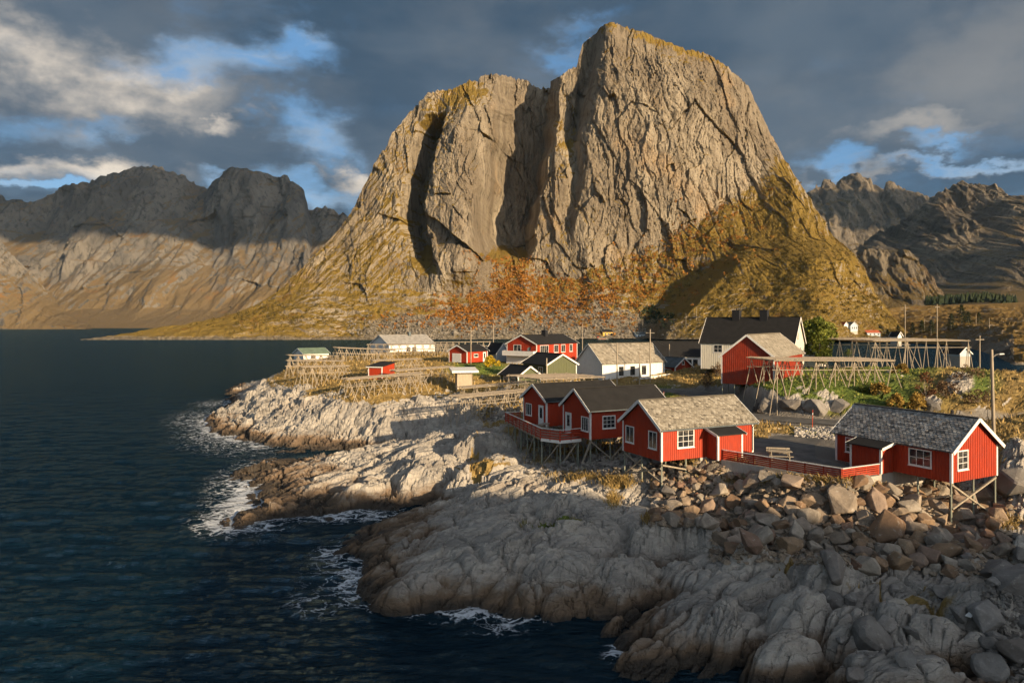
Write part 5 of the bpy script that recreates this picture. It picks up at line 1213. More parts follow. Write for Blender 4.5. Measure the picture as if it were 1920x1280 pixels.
for lab, px, yt, Y in (('lone utility pole at the foot of the shaded knoll', 1207, 598, 600), ('utility pole on the rocky crest of the knoll', 1266, 588, 620), ('utility pole on the knoll right of the crest', 1284, 577, 640), ('utility pole on low land left of the far conifers', 1640, 602, 420), ('utility pole among the far conifers', 1733, 597, 420), ('utility pole right of the far conifers', 1829, 588, 380), ('utility pole on the brown hill at far right', 1855, 597, 330)):
    upole(lab, px, yt, Y, r=.22, arm=False)
def cable(label, a, b, sag=.8, r=.022):
    a = Vector(a); b = Vector(b); m = MB(); n_ = 10; pts = [a+(b-a)*(q/n_)-Vector((0, 0, sag*4*(q/n_)*(1-q/n_))) for q in range(n_+1)]; o = pts[0].copy()
    for q in range(n_): m.tube(pts[q]-o, pts[q+1]-o, r, r, 4)
    ob = m.obj('overhead_cable', BLACK); ob.location = o; tag(ob, label, 'cable', 'overhead cables')
for lab, (x0, y0, d0), (x1, y1, d1) in (('cable sagging between two poles in front of the white slate-roofed house', (1157, 645, 119), (1219, 622, 127)), ('cable from the tall pole by the white house to the dark red cabin', (1219, 622, 127), (1255, 648, 145)), ('cable from garage pole to the pole beside the two-storey red house', (883, 618, 146), (925, 611, 176)),
                                        ('cable between the pair of tall poles above the upper rack', (1697, 575, 150), (1757, 574, 152)), ('cable from the right tall pole towards the inlet pole', (1757, 574, 152), (1837, 632, 118))):
    cable(lab, W(x0, y0, Y=d0), W(x1, y1, Y=d1))
def lamp():
    t = W(1859, 655, Y=60); z0 = ground(t.x, t.y); o = Vector((t.x, t.y, z0)); h = t.z-z0
    root = empty('street_lamp', o, 0, 'tall wooden lamp pole with a small lamp head behind the right red cabin', 'street lamp')
    pole('pole_shaft', (.22, 0, -.5), (0, 0, h), .15, POLEW, root)
    m = MB(); m.tube((.02, 0, h-.75), (.35, -.1, h-.45), .03); m.tube((.35, -.1, h-.45), (.62, -.16, h-.38), .03); m.obj('lamp_arm', CONC, root)
    m = MB(); m.hexa([(.55, -.24, h-.46), (.95, -.3, h-.42), (.97, -.14, h-.42), (.57, -.1, h-.46), (.58, -.22, h-.34), (.9, -.27, h-.33), (.92, -.16, h-.33), (.6, -.12, h-.34)]); m.obj('lamp_head', WHITE, root)
    pole('guy_wire', (-1.1, -.8, ground(t.x-1.1, t.y-.8)-z0), (0, 0, h-.6), .018, BLACK, root); pole('guy_wire', (2.6, .6, ground(t.x+2.6, t.y+.6)-z0), (.05, 0, h-2.4), .018, BLACK, root)
lamp()
for lab, px, py, top in (('orange-red marker stake beside the road below the grassy bank', 1523, 803, 768), ('red marker stake at the road behind the tan-roofed cabin', 1244, 750, 734), ('red marker stake at the bend of the village road', 1226, 731, 720)):
    p = hit(px, py)
    if p:
        h = (py-top)*p.y/FPX; root = empty('marker_stake', p, 0, lab, 'marker stake', 'roadside marker stakes'); pole('stake', (0, 0, -.1), (.05, 0, h), .035, ORANGE, root)
        m = MB(); m.tube((.05*.72, 0, h*.72), (.05*.84, 0, h*.84), .045, .045, 8); m.obj('reflector_band', WHITE, root)
def plank():
    p = hit(1826, 1182); o = tag(MBbeam(p), 'short bleached driftwood plank lying on the dark boulders at lower right', 'driftwood')
def MBbeam(p):
    m = MB(); m.beam((-.55, -.35, .12), (.55, .35, .38), .26, .06); o = m.obj('driftwood_plank', WHITE); o.location = p+Vector((0, 0, .35)); return o
plank()

# ------------------------------------------------------------------ boulders
import bmesh
def mat_boulder():
    m, nt, b = new_mat('boulder_stone', 0.85, 0.25); o = OBJC(nt); r = ORAND(nt)
    v = V_(nt, 'ADD', o, V_(nt, 'SCALE', (13.0, 7.0, 3.0), scale=M_(nt, 'MULTIPLY', r, 9.0)))
    n = NOISE(nt, v, 1.3, 6, 0.68)
    base = RAMP(nt, r, [(0.0, (0.20, 0.125, 0.075)), (0.28, (0.33, 0.225, 0.135)), (0.55, (0.27, 0.235, 0.19)), (0.8, (0.40, 0.35, 0.28)), (1.0, (0.20, 0.10, 0.06))])
    c = MIX(nt, SMOOTH(nt, n, 0.3, 0.7), MIX(nt, 0.5, base, (0.07, 0.055, 0.04)), base)
    c = MIX(nt, M_(nt, 'MULTIPLY', SMOOTH(nt, NOISE(nt, v, 3.2, 5, 0.7), 0.56, 0.72), 0.5), c, (0.45, 0.42, 0.37))
    put(nt, b.inputs['Base Color'], c); put(nt, b.inputs['Normal'], BUMP(nt, M_(nt, 'ADD', n, M_(nt, 'MULTIPLY', NOISE(nt, v, 6, 4, 0.7), 0.4)), 0.8, 0.12)); return m
BOULDER = mat_boulder()
GREYB = BOULDER.copy(); GREYB.name = 'grey_boulder_stone'
for nd in GREYB.node_tree.nodes:
    if nd.type == 'VALTORGB' and len(nd.color_ramp.elements) == 5:
        for el, c in zip(nd.color_ramp.elements, ((.15, .145, .135), (.25, .24, .22), (.20, .185, .165), (.33, .315, .29), (.17, .14, .115))): el.color = (*c, 1)
def boulder_mesh(seed, mat, npt=15, bev=.045):
    rr = random.Random(seed); bm = bmesh.new(); sc = (rr.uniform(.85, 1.25), rr.uniform(.75, 1.05), rr.uniform(.6, .85))
    for _ in range(npt):
        v = Vector((rr.gauss(0, 1), rr.gauss(0, 1), rr.gauss(0, 1))).normalized()*rr.uniform(.85, 1.08); bm.verts.new((v.x*sc[0], v.y*sc[1], v.z*sc[2]))
    r = bmesh.ops.convex_hull(bm, input=bm.verts); bmesh.ops.delete(bm, geom=[g for g in r['geom_interior'] if isinstance(g, bmesh.types.BMVert)], context='VERTS')
    bmesh.ops.dissolve_limit(bm, angle_limit=R(14), verts=bm.verts, edges=bm.edges)
    bmesh.ops.bevel(bm, geom=bm.edges[:], offset=bev, segments=1, affect='EDGES', profile=.6, clamp_overlap=True)
    bmesh.ops.triangulate(bm, faces=bm.faces)
    me = bpy.data.meshes.new('boulder'); bm.to_mesh(me); bm.free(); me.materials.append(mat); return me
BM = [boulder_mesh(100+i, BOULDER) for i in range(12)]; BG = [boulder_mesh(200+i, GREYB, 18, .12) for i in range(8)]
PLACED = []
def place_boulder(p, r, mesh, label, group, rnd, sink=.35, name='boulder'):
    o = bpy.data.objects.new(name, mesh); COL.objects.link(o); o.location = (p.x, p.y, p.z+r*(.5-sink)); s = r
    o.scale = (s*rnd.uniform(.9, 1.2), s*rnd.uniform(.85, 1.1), s*rnd.uniform(.85, 1.15)); o.rotation_euler = (rnd.uniform(-.5, .5), rnd.uniform(-.5, .5), rnd.uniform(0, 6.28))
    PLACED.append((p.x, p.y, r)); return tag(o, label, 'boulder', group)
def free(p, r, f=.62): return all((p.x-a)**2+(p.y-b)**2 > (f*(r+c))**2 for a, b, c in PLACED)
def blocked(p, m=0.0):
    for h in (h1, h2):
        q = p-h.c; x = q.dot(h.d); y = q.dot(h.g)
        if h is h1 and 3.9-m < x < 10.3+m and -1.6-m < y < 5.8: return True
        if h is h2 and -1.7-m < x < 6 and 4.2-m < y < 9.6: return True
    for c, d, hl, hw in YARD:
        dx = p.x-c[0]; dy = p.y-c[1]
        if abs(dx*d[0]+dy*d[1]) < hl-.2+m and abs(-dx*d[1]+dy*d[0]) < hw-.2+m: return True
    return False
def riprap():
    rnd = random.Random(5)
    for lab, px, py, r, me in (('biggest golden-brown boulder in the riprap below the red fence corner', 1575, 958, 1.35, BM[0]), ('large reddish-brown boulder low in the riprap at the shadow edge', 1660, 1005, 1.45, BM[3]), ('large pale flat-faced boulder right of the golden boulder', 1640, 955, 1.15, BM[5]),
                               ('wide tilted slab boulder near the stilts of the right cabin', 1800, 960, 1.3, BM[7]), ('rounded grey boulder standing under the tan-roofed cabin corner post', 1255, 930, 1.0, BG[1])):
        p = hit(px, py)
        if p: place_boulder(p, r, me, lab, 'riprap boulders below the cabins', rnd, .2)
    for lab, px, py, r, me in (('leftmost pale grey outcrop rock at the foot of the green bank', 1432, 762, 1.6, BG[0]), ('pointed grey outcrop rock second from left in the green bank', 1482, 764, 1.6, BG[2]), ('broad pale outcrop rock in the green bank left of the orange stake', 1528, 762, 1.7, BG[3]), ('rightmost rounded outcrop rock in the bank behind the orange stake', 1570, 762, 1.6, BG[4]),
                               ('grey outcrop rock on the bank above the right cabin ridge', 1745, 762, 1.3, BG[5]), ('big dark boulder beside the right cabin at the picture edge', 1908, 905, 2.4, BG[6]), ('tall rounded boulder below the right cabin stilts', 1862, 1075, 1.7, BG[7])):
        p = hit(px, py, 35, 100)
        if p: place_boulder(p, r, me, lab, 'rock outcrops', rnd, .62, 'outcrop_rock')
    regions = [(1225, 1345, 872, 985, 1.0), (1330, 1620, 895, 1035, 3.0), (1600, 1780, 905, 1075, 2.0), (1760, 1880, 925, 1075, .8)]
    tot = sum(r[4] for r in regions); n = 0
    for size_lo, size_hi, tries in ((.68, 1.0, 700), (.45, .68, 2200), (.30, .45, 4500)):
        for _ in range(tries):
            if n >= 265: break
            q = rnd.uniform(0, tot)
            for x0, x1, y0, y1, w in regions:
                q -= w
                if q <= 0: break
            px = rnd.uniform(x0, x1); py = rnd.uniform(y0, y1)
            if py < 872+(px-1225)*.12 and px < 1600: continue
            p = hit(px, py, 36, 75); r = rnd.uniform(size_lo, size_hi)
            if p is None or p.z > 6.5 or blocked(p, r*.6) or not free(p, r): continue
            if px < 1345 and py < 945 and r > .5: continue
            place_boulder(p, r, rnd.choice(BM), ('large ' if r > .68 else 'middling ' if r > .45 else 'small ')+'brown boulder '+('under the tan-roofed cabin' if px < 1345 else 'below the long side of the red fence' if px < 1500 else 'below the corner of the red fence' if px < 1640 else 'left of the right cabin stilts' if px < 1760 else 'around the right cabin stilts')+(', high in the riprap' if py < 940 else ', low in the riprap'), 'riprap boulders below the cabins', rnd, rnd.uniform(.05, .3)); n += 1
    lab = 'weathered grey boulder on the dark beach at the lower right'; n = 0
    for lo, hi, tries in ((1.0, 1.6, 60), (.35, .7, 500)):
        for _ in range(tries):
            if n >= 42: break
            px = rnd.uniform(1560, 1925); py = rnd.uniform(1010, 1275)
            if px < 1840-(py-1010)*.0 and rnd.random() < .93 and py > 1080: continue
            p = hit(px, py, 28, 60); r = rnd.uniform(lo, hi)
            if p is None or not free(p, r): continue
            place_boulder(p, r, rnd.choice(BG), ('large ' if r > .65 else 'small ')+'weathered grey boulder '+('at the bottom right corner' if px > 1780 and py > 1150 else 'on the beach by the right edge' if px > 1780 else 'in the cracks of the dark foreground rock' if py > 1120 else 'at the foot of the riprap'), 'grey boulders on the beach', rnd, .25); n += 1
    lab = 'grey stone on the rubble slope beneath the black-roofed stilt cabins'; n = 0
    for _ in range(700):
        if n >= 60: break
        px = rnd.uniform(985, 1230); py = rnd.uniform(826, 893); p = hit(px, py, 55, 90); r = rnd.uniform(.25, .55)
        if p is None or not free(p, r): continue
        place_boulder(p, r, rnd.choice(BG), ('larger ' if r > .4 else 'small ')+'grey stone on the rubble slope '+('under the deck stilts' if px < 1085 else 'under the nearer black-roofed cabin' if px < 1165 else 'left of the tan-roofed cabin stilts'), 'rubble under the stilt cabins', rnd, .2); n += 1
riprap()
def pebbles(name, regs, n, rlo, rhi, mat, seed, zmax=7.2):
    rnd = np.random.default_rng(seed); V = []; F = []; c = 0
    base = []
    for k in range(5):
        bm = bmesh.new(); rr = random.Random(seed+k)
        for _ in range(9): v = Vector((rr.gauss(0, 1), rr.gauss(0, 1), rr.gauss(0, 1))).normalized(); bm.verts.new((v.x, v.y*.85, v.z*.7))
        r = bmesh.ops.convex_hull(bm, input=bm.verts); bm.verts.index_update(); vs = np.array([v.co[:] for v in bm.verts]); fs = np.array([[v.index for v in f.verts] for f in bm.faces if len(f.verts) == 3]); base.append((vs, fs)); bm.free()
    pts = []
    for x0, x1, y0, y1, w in regs:
        m = int(n*w/sum(q[4] for q in regs)); p, ok = hits(rnd.uniform(x0, x1, m), rnd.uniform(y0, y1, m), 28, 140); pts.append(p[ok])
    pts = np.concatenate(pts)
    for p in pts:
        if p[2] > zmax or p[2] < .15 or blocked(Vector(p), .1): continue
        vs, fs = base[rnd.integers(5)]; r = rnd.uniform(rlo, rhi)*(.7+.3*p[1]/50); a = rnd.uniform(0, 6.28); ca, sa = math.cos(a), math.sin(a)
        q = vs*r*rnd.uniform(.8, 1.2, 3); q = np.stack([q[:, 0]*ca-q[:, 1]*sa, q[:, 0]*sa+q[:, 1]*ca, q[:, 2]], -1)+p+[0, 0, r*.25]
        V.append(q); F.append(fs+c); c += len(vs)
    tag(link(name, mesh_np(name, np.concatenate(V), np.concatenate(F), False), mat), 'small stones filling the gaps between boulders' if 'riprap' in name else None, kind='stuff')
STONE = paint('small_stone', (0.34, 0.27, 0.19), (0.17, 0.135, 0.10), .9, wear=.5)
PALESTONE = paint('pale_gravel_stone', (0.48, 0.45, 0.40), (0.30, 0.28, 0.25), .9, wear=.3)
pebbles('riprap_rubble', [(1220, 1360, 870, 990, 1), (1330, 1780, 890, 1060, 3), (1740, 1900, 930, 1080, 1)], 2600, .12, .34, STONE, 11)
pebbles('beach_stones', [(1840, 1925, 1060, 1280, .6), (900, 980, 740, 790, .5), (990, 1220, 826, 893, .6)], 900, .10, .28, GREYB, 12)
pebbles('gravel_heap', [(1490, 1572, 802, 838, 1)], 900, .10, .2, PALESTONE, 13)

# ------------------------------------------------------------------ grasses and shrubs
def mat_leaf(name, a, b_, trans=.25):
    m, nt, b = new_mat(name, .7, .15); t = ATTR(nt, 'tint'); g = ATTR(nt, 'green')
    c = MIX(nt, t, a, b_); c = MIX(nt, g, c, MIX(nt, t, (0.075, 0.115, 0.016), (0.21, 0.26, 0.045))); put(nt, b.inputs['Base Color'], c); return m
DRYG = mat_leaf('dry_grass', (0.16, 0.105, 0.036), (0.44, 0.31, 0.12))
def blades(name, P, h, w, green, mat, seed, lean=.5, label=None):
    """bent two-face blades growing from points P"""
    r = np.random.default_rng(seed); n = len(P); a = r.uniform(0, 2*np.pi, n); hh = h*r.uniform(.5, 1.25, n); ww = w*r.uniform(.6, 1.3, n)
    le = lean*hh*r.uniform(.2, 1, n); la = r.uniform(0, 2*np.pi, n)
    side = np.stack([np.cos(a), np.sin(a), a*0], -1)*ww[:, None]/2; ln = np.stack([np.cos(la), np.sin(la), la*0], -1)*le[:, None]; up = np.array([0, 0, 1.0])
    v = np.stack([P-side, P+side, P+side*.7+ln*.35+up*hh[:, None]*.55, P-side*.7+ln*.35+up*hh[:, None]*.55, P+ln+up*hh[:, None]*.98+side*.12, P+ln+up*hh[:, None]-side*.12], 1).reshape(-1, 3)
    b = np.arange(n)[:, None]*6; f = np.concatenate([b+np.array([0, 1, 2, 3]), b+np.array([3, 2, 4, 5])], 0)
    t = np.repeat(r.uniform(0, 1, n), 6); g = np.repeat(green, 6)
    return tag(link(name, mesh_np(name, v, f, False, {'tint': t, 'green': g}), mat), label, kind='stuff')
def scatter(n, A, seed, rmin=0, rmax=TR-2, cmin=30, cmax=TC-30):
    r = np.random.default_rng(seed); i = r.uniform(rmin, rmax, n); jx = r.uniform(cmin, cmax, n); y = T_Y0*(T_Y1/T_Y0)**(i/(TR-1)); x = (T_U0+(T_U1-T_U0)*jx/(TC-1))*y
    p = ground_np(x, y, A); k = r.uniform(0, 1, n) < p; x = x[k]; y = y[k]; return np.stack([x, y, ground_np(x, y)], -1)
def house_free(P):
    k = np.ones(len(P), bool)
    for h in (h1, h2, h3, h4, e, f, gb, hw, i_, j, j2, globals()['k'], l, n, o_):
        dx = P[:, 0]-h.c.x; dy = P[:, 1]-h.c.y; x = dx*h.d.x+dy*h.d.y; y = dx*h.g.x+dy*h.g.y
        k &= ~((x > -.1) & (x < h.L+.1) & (y > -.1) & (y < h.W+.1) & (P[:, 2] > h.floor-.6))
    return k
gm = np.clip(T_GR*1.15-.15, 0, 1)*(TY > 40)
Pg = scatter(95000, gm, 21); Pg = Pg[house_free(Pg)]
tall = ground_np(Pg[:, 0], Pg[:, 1], fbm(TX/5, TY/5, 4, 711)); gn = ground_np(Pg[:, 0], Pg[:, 1], T_GREEN)
hgt = (.30+.45*np.clip(tall+.25, 0, 1))*(1-.45*gn)*np.where(Pg[:, 1] > 95, 1.15, 1.0)
blades('dry_grass', Pg, hgt, .055+Pg[:, 1]*.0011, np.clip(gn*1.1-.1, 0, 1)*np.random.default_rng(3).uniform(.5, 1, len(Pg)), DRYG, 22, .7)
# straw tufts among the stilts and on the fence bank
rg = np.random.default_rng(31)
def patch(cx_, cy_, rx, ry, n):
    a = rg.normal(0, .5, (n, 2)); p, ok = hits(cx_+a[:, 0]*rx, cy_+a[:, 1]*ry, 40, 130); return p[ok]
Pt = np.concatenate([patch(1085, 896, 50, 10, 700), patch(1160, 905, 30, 12, 700), patch(1150, 940, 14, 12, 400), patch(1340, 868, 60, 8, 900), patch(1480, 905, 160, 8, 1500), patch(1640, 905, 60, 10, 900), patch(1010, 800, 50, 30, 1500), patch(1100, 845, 90, 14, 900), patch(1600, 895, 20, 10, 300), patch(1215, 975, 12, 10, 200), patch(1890, 985, 24, 14, 300), patch(1015, 865, 30, 8, 250)])
Pt = Pt[[not blocked(Vector(q), .1) for q in Pt]]
blades('straw_tufts', Pt, .42, .06, np.full(len(Pt), .05), DRYG, 33, .9)
def leaf_cloud(C, rad, n, size, seed, zs=1.0, hollow=.35):
    """leaf quads on clumps filling an uneven crown; C (m,3) clump centres, rad (m,)"""
    r = np.random.default_rng(seed); k = r.integers(0, len(C), n); d = r.normal(0, 1, (n, 3)); d /= np.linalg.norm(d, axis=1)[:, None]
    P = C[k]+d*(rad[k]*r.uniform(hollow, 1.0, n)**.6)[:, None]*np.array([1, 1, zs])
    u = r.normal(0, 1, (n, 3)); u /= np.linalg.norm(u, axis=1)[:, None]; w = np.cross(u, r.normal(0, 1, (n, 3))); w /= np.linalg.norm(w, axis=1)[:, None]+1e-6; s = (size*r.uniform(.6, 1.3, n))[:, None]
    v = np.stack([P-u*s, P+w*s*.55, P+u*s, P-w*s*.55], 1).reshape(-1, 3); f = np.arange(n*4).reshape(-1, 4); t = np.repeat(np.clip(r.normal(.5, .28, n), 0, 1), 4); return v, f, t
LEAFM = {}
def leafmat(key, a, b_):
    if key not in LEAFM: LEAFM[key] = mat_leaf(key+'_leaves', a, b_)
    return LEAFM[key]
def bush(name, label, p, rx, hz, n, size, key, a, b_, seed, cat='shrub', group=None, clumps=12, trunk=None, twigs=14):
    r = np.random.default_rng(seed); root = empty(name, p, 0, label, cat, group); C = []; 
    base = 0.0 if trunk is None else trunk
    for _ in range(clumps):
        t = r.uniform(0, 1); ang = r.uniform(0, 6.28); q = rx*math.sqrt(max(0, 1-(2*t-1)**2 if trunk else 1-t*t))*math.sqrt(r.uniform(.05, 1))*.8; C.append((q*math.cos(ang), q*math.sin(ang), base+t*(hz-base)*.9))
    C = np.array(C); rad = r.uniform(.28, .5, clumps)*min(rx, hz)*.9
    v, fc, t = leaf_cloud(C, rad, n, size, seed+1)
    v[:, 2] = np.maximum(v[:, 2], -.05); me = mesh_np('crown', v, fc, False, {'tint': t, 'green': t*0}); link('crown', me, leafmat(key, a, b_), root)
    m = MB()
    if trunk: m.tube((0, 0, -.3), (.05, 0, trunk+.2*hz), .035*hz, .02*hz, 8)
    for q in C[:twigs]: m.tube((0, 0, 0 if not trunk else trunk*.7), tuple(q), .012*hz if trunk else .02, .006*hz if trunk else .01, 5)
    m.obj('trunk' if trunk else 'stems', TIMBER, root); return root
def bsh(px, py, *a, **k2):
    p = hit(px, py)
    if p is not None: return p
    return W(px, py, 8.0)
p = bsh(1530, 700); p = Vector((58.0, 130.0, ground(58.0, 130.0)))
bush('broadleaf_tree', 'bright green leafy tree beside the large black-roofed house', p, 4.2, 9.8, 7500, .26, 'bright_green', (0.055, 0.085, 0.012), (0.26, 0.27, 0.05), 41, 'tree', clumps=34, trunk=2.0, twigs=24)
ygb = W(920, 690, Y=140); bush('yellow_bush', 'round bright yellow bush beside the red garage', Vector((ygb.x, ygb.y, ground(ygb.x, ygb.y))), 2.2, 2.0, 1500, .17, 'yellow', (0.26, 0.17, 0.01), (0.62, 0.44, 0.03), 43)
for kx, (lab, px, py, rx, hz, key, a, b_) in enumerate((
    ('brown bare bush left below the red barn', 1325, 728, 2.0, 2.2, 'brown', (0.075, 0.045, 0.025), (0.19, 0.12, 0.065)), ('tall tawny bush against the red barn corner', 1345, 705, 1.6, 2.4, 'brown', 0, 0), ('dark red bush beside the cream house wall', 1342, 690, 1.3, 1.6, 'darkred', (0.06, 0.02, 0.012), (0.16, 0.05, 0.02)),
    ('golden grass clump above the right cabin roof', 1722, 772, 1.5, 1.9, 'gold', (0.16, 0.10, 0.02), (0.38, 0.25, 0.06)), ('smaller golden clump left of the bare rowan bush', 1680, 768, 1.1, 1.5, 'gold', 0, 0), ('bare reddish rowan bush on the bank above the right cabin', 1735, 745, 1.3, 2.9, 'rowan', (0.07, 0.035, 0.022), (0.20, 0.085, 0.035)),
    ('wide tawny thicket on the bank right of the rowan', 1770, 742, 2.3, 1.6, 'brown', 0, 0), ('tawny thicket below the lamp pole', 1835, 755, 2.2, 1.5, 'brown', 0, 0), ('tan thicket on the crest by the inlet', 1815, 712, 2.4, 1.6, 'brown', 0, 0), ('straw-coloured bush on the green bank', 1650, 740, 1.3, 1.3, 'gold', 0, 0),
    ('leafy green clump on the bank edge', 1622, 735, 1.2, 1.0, 'midgreen', (0.04, 0.06, 0.012), (0.13, 0.15, 0.03)), ('lilac-grey heather tuft at the foot of the bank', 1425, 772, 1.1, .9, 'heather', (0.07, 0.06, 0.055), (0.17, 0.145, 0.13)),
    ('orange reed clump under the upper drying rack', 1690, 700, 2.0, 1.2, 'gold', 0, 0), ('dark green shrub right of the leafy tree', 1590, 668, 2.0, 2.0, 'midgreen', 0, 0), ('reddish bare shrub behind the upper rack', 1598, 640, 2.6, 2.6, 'rowan', 0, 0))):
    a = a or (0.05, 0.04, 0.02); b_ = b_ or (0.2, 0.15, 0.06); p = bsh(px, py); bush('shrub', lab, p, rx, hz, 900, .11 if key != 'gold' else .14, key, a, b_, 60+kx, twigs=12)
# dark conifers on the low land to the right
def conifer(label, px, py, Y, h, seed):
    t = snap(px, py); h = h*t.y/Y*0.8; root = empty('conifer_tree', t, 0, label, 'conifer', 'dark conifers beyond the racks'); r = np.random.default_rng(seed); n = 900
    z = r.uniform(.08, 1, n)**.9; rad = (1-z)**.8*.60*h*(0.65+.35*np.sin(z*40))+.12; an = r.uniform(0, 6.28, n); q = rad*np.sqrt(r.uniform(.15, 1, n)); P = np.stack([q*np.cos(an), q*np.sin(an), z*h], -1)
    d = np.stack([np.cos(an), np.sin(an), np.full(n, -.35)], -1)*h*.06; s = np.stack([-np.sin(an), np.cos(an), an*0], -1)*h*.03
    v = np.stack([P-s, P+s, P+d+s*.3, P+d-s*.3], 1).reshape(-1, 3); me = mesh_np('crown', v, np.arange(n*4).reshape(-1, 4), False, {'tint': np.repeat(r.uniform(0, 1, n), 4), 'green': np.zeros(n*4)})
    link('crown', me, leafmat('conifer', (0.012, 0.022, 0.010), (0.045, 0.06, 0.022)), root); pole('trunk', (0, 0, -2.5), (0, 0, h*.95), .025*h, TIMBER, root)
for kx, (lab, px, py, Y, h) in enumerate((('dark conifer left of the pair of tall poles', 1650, 632, 330, 6), ('low conifer at the left end of the conifer row', 1664, 634, 320, 5), ('conifer just left of the left tall pole', 1683, 636, 310, 6.5), ('conifer just right of the left tall pole', 1712, 634, 310, 7.5), ('slim conifer between the two tall poles', 1728, 632, 320, 8), ('conifer just left of the right tall pole', 1745, 632, 300, 8.5),
    ('pointed conifer right of the right tall pole', 1784, 622, 320, 10), ('broad tall conifer in the right half of the conifer row', 1802, 616, 330, 12), ('conifer leaning over the brown slope', 1815, 612, 340, 9), ('rightmost conifer of the row on the brown hill', 1835, 606, 340, 8))):
    conifer(lab, px, py, Y, h, 80+kx)

# ------------------------------------------------------------------ autumn scrub and scree on the mountain foot
def on_mountain(n, prob, seed):
    r = np.random.default_rng(seed); w = prob.ravel().astype(np.float64); w = np.cumsum(w)/w.sum(); i = np.minimum(np.searchsorted(w, r.uniform(0, 1, n)), prob.size-1); return MP.reshape(-1, 3)[i]+r.normal(0, .8, (n, 3))*np.array([1, 1, .1])
def lumps(name, P, size, seed, mat, squash=.9, nsub=6, label=None):
    r = np.random.default_rng(seed); n = len(P); d = r.normal(0, 1, (nsub, 3))
    # each bush: a few leaf quads round its centre
    C = np.repeat(P, nsub, 0)+r.normal(0, .42, (n*nsub, 3))*np.repeat(size, nsub)[:, None]*np.array([1, 1, .7])+np.array([0, 0, 1])*np.repeat(size, nsub)[:, None]*.5
    u = r.normal(0, 1, (n*nsub, 3)); u /= np.linalg.norm(u, axis=1)[:, None]; w = np.cross(u, r.normal(0, 1, (n*nsub, 3))); w /= np.linalg.norm(w, axis=1)[:, None]; s = np.repeat(size, nsub)[:, None]*r.uniform(.20, .42, (n*nsub, 1))
    v = np.stack([C-u*s, C+w*s*.8, C+u*s, C-w*s*.8], 1).reshape(-1, 3); t = np.clip(np.repeat(r.uniform(0, 1, n), nsub)*.6+r.uniform(0, .4, n*nsub), 0, 1)
    return tag(link(name, mesh_np(name, v, np.arange(len(v)).reshape(-1, 4), False, {'tint': np.repeat(t, 4), 'green': np.zeros(len(v))}), mat), label, kind='stuff')
def soft(cx_, cy_, rx, ry): return np.exp(-(((MPX-cx_)/rx)**2+((MPY-cy_)/ry)**2))
SCRUBM = mat_leaf('autumn_scrub', (0.14, 0.058, 0.013), (0.40, 0.18, 0.034)); OLIVEM = mat_leaf('olive_scrub', (0.05, 0.045, 0.012), (0.17, 0.115, 0.025))
nzm = MN[..., 2]
pr = (soft(960, 535, 60, 45)*1.6+soft(880, 585, 60, 25)+soft(1000, 575, 110, 25)*.6+soft(1120, 555, 70, 22)*.9+soft(1200, 540, 60, 40)*.5+soft(1250, 470, 70, 40)*.5+soft(1130, 600, 60, 18)*.35+soft(1320, 430, 70, 50)*.3+soft(780, 600, 60, 10)*.35)*sstep(nzm, .25, .5)*(MPY > 480-120*(MPX > 1100))
Ps = on_mountain(3000, pr, 91); lumps('autumn_scrub', Ps, np.random.default_rng(92).uniform(1.2, 3.4, len(Ps)), 93, SCRUBM, nsub=13)
pr2 = (soft(1250, 550, 120, 45)+soft(1450, 480, 120, 90)*.7+soft(720, 500, 120, 90)*.5+soft(600, 590, 150, 25)*.5+soft(1500, 560, 120, 40)*.5)*sstep(nzm, .3, .6)
Ps = on_mountain(2600, pr2, 94); lumps('olive_scrub', Ps, np.random.default_rng(95).uniform(.9, 2.4, len(Ps)), 96, OLIVEM, nsub=11)
pc = soft(1235, 600, 16, 10)+soft(1222, 585, 14, 8)
Ps = on_mountain(60, pc, 97); lumps('young_conifer_thicket', Ps, np.full(len(Ps), 3.6), 98, leafmat('conifer', 0, 0), nsub=14)
def scree_blocks():
    pr3 = (soft(1080, 600, 130, 24)+soft(760, 612, 80, 16)*.8+soft(950, 620, 260, 10)*.8+soft(1150, 580, 60, 18)*.6)*(MPX > 650)*(MPX < 1300)
    P = on_mountain(3200, pr3, 99); r = np.random.default_rng(100); n = len(P); base = np.array([(1, .2, 0), (-.2, 1, .1), (-1, -.1, 0), (.1, -1, .1), (.2, .1, .8), (0, 0, -.8)]); fs = np.array([(0, 1, 4), (1, 2, 4), (2, 3, 4), (3, 0, 4), (1, 0, 5), (2, 1, 5), (3, 2, 5), (0, 3, 5)])
    s = r.gamma(2.0, .34, n)+.4; v = (base[None]*s[:, None, None]*r.uniform(.6, 1.3, (n, 6, 1))+P[:, None, :]).reshape(-1, 3); f_ = (fs[None]+(np.arange(n)*6)[:, None, None]).reshape(-1, 3)
    tag(link('scree_blocks', mesh_np('scree', v, f_, False), SCREEM), kind='stuff')
SCREEM = paint('scree_stone', (0.24, 0.215, 0.175), (0.14, 0.125, 0.10), .9, wear=.4)
scree_blocks()
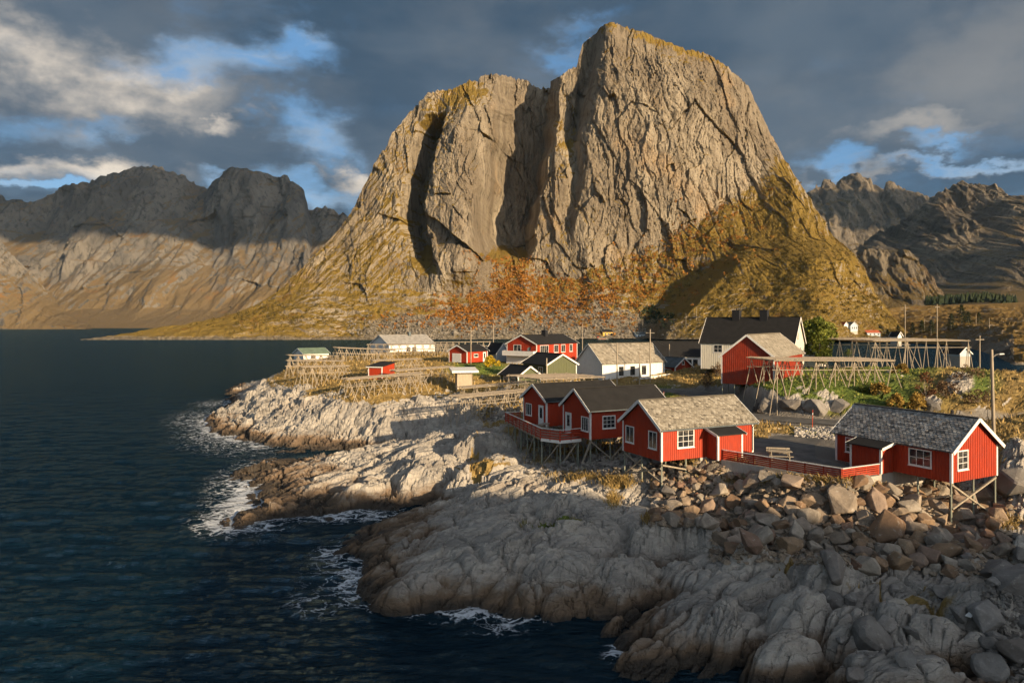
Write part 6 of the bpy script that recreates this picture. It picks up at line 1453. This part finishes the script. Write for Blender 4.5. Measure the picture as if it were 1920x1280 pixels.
# far plantation: reads as one dark mass
def plantation():
    r = np.random.default_rng(120); n = 900; px = r.uniform(1735, 1905, n); py = 566-8*r.uniform(0, 1, n)-6*np.exp(-((px-1840)/50)**2)+2; Y = r.uniform(1040, 1300, n)
    P = np.stack([(px-960)/FPX*Y, Y, CAMZ-(py-HOR)*Y/FPX-4], -1); h = r.uniform(7, 13, n); k6 = np.linspace(0, 2*np.pi, 5, endpoint=False); ring = np.stack([np.cos(k6), np.sin(k6), k6*0], -1)
    v = np.concatenate([P[:, None, :]+ring[None]*(h*.28)[:, None, None], (P+np.array([0, 0, 1])*h[:, None])[:, None, :]], 1).reshape(-1, 3); b = (np.arange(n)*6)[:, None, None]; f_ = (b+np.array([[q, (q+1) % 5, 5] for q in range(5)])[None]).reshape(-1, 3)
    tag(link('distant_plantation', mesh_np('plantation', v, f_, False, {'tint': np.repeat(r.uniform(0, 1, n), 6), 'green': np.zeros(n*6)}), leafmat('conifer', 0, 0)), 'dark conifer plantation below the right mountains', kind='stuff')
plantation()

# ------------------------------------------------------------------ unseen solid clouds added on the sunward side to shade the far ranges
def mat_shade_cloud():
    m, nt, b = new_mat('shade_cloud_solid', 1.0, 0.0); b.inputs['Base Color'].default_value = (.8, .8, .82, 1); return m
SHADE_CLOUDM = mat_shade_cloud()
def shade_cloud(cx_, cy_, cz, ax, ay, seed, thick=110):
    n = 70; s, t = np.meshgrid(np.linspace(-1, 1, n), np.linspace(-1, 1, n)); X = cx_+s*ax[0]/2+t*ay[0]/2; Y = cy_+s*ax[1]/2+t*ay[1]/2
    e_ = np.maximum(np.abs(s), np.abs(t)); r = 0.5*np.sqrt(s*s+t*t)+.5*e_
    h = np.clip(1.0-r+fbm(s*1.6, t*1.6, 5, seed)*.45, 0, 1)**.6; keep = (h > .02)
    top = np.stack([X, Y, cz+thick*h*(1+.4*fbm(s*5, t*5, 4, seed+3))], -1).reshape(-1, 3); bot = np.stack([X, Y, cz-thick*.35*h], -1).reshape(-1, 3)
    f_ = grid_faces(n, n); k_ = keep.ravel()[f_].any(1); f_ = f_[k_]; v = np.concatenate([top, bot]); f_ = np.concatenate([f_, f_[:, ::-1]+n*n])
    tag(link('shade_cloud', mesh_np('shade_cloud', v, f_, True), SHADE_CLOUDM), kind='structure')
shade_cloud(1090, -20, 1600, (2500, 0), (-1400, 1590), 801)
shade_cloud(4330, -1600, 1600, (640, 0), (-1250, 1420), 803)
shade_cloud(4780, 640, 1600, (1100, 0), (-800, 910), 805)
# ------------------------------------------------------------------ evening air
def haze():
    mb = MB(); mb.box(-5700, 5700, -5700, 4800, -40, 900); m = bpy.data.materials.new('evening_haze'); m.use_nodes = True; nt = m.node_tree
    nt.nodes.remove(nt.nodes['Principled BSDF']); v = N(nt, 'ShaderNodeVolumePrincipled'); v.inputs['Color'].default_value = (.45, .70, 1.0, 1); v.inputs['Density'].default_value = HAZE_DENSITY; v.inputs['Anisotropy'].default_value = 0.0
    nt.links.new(v.outputs[0], nt.nodes['Material Output'].inputs['Volume']); tag(mb.obj('haze', m), kind='stuff')
HAZE_DENSITY = 1.5e-5
haze()
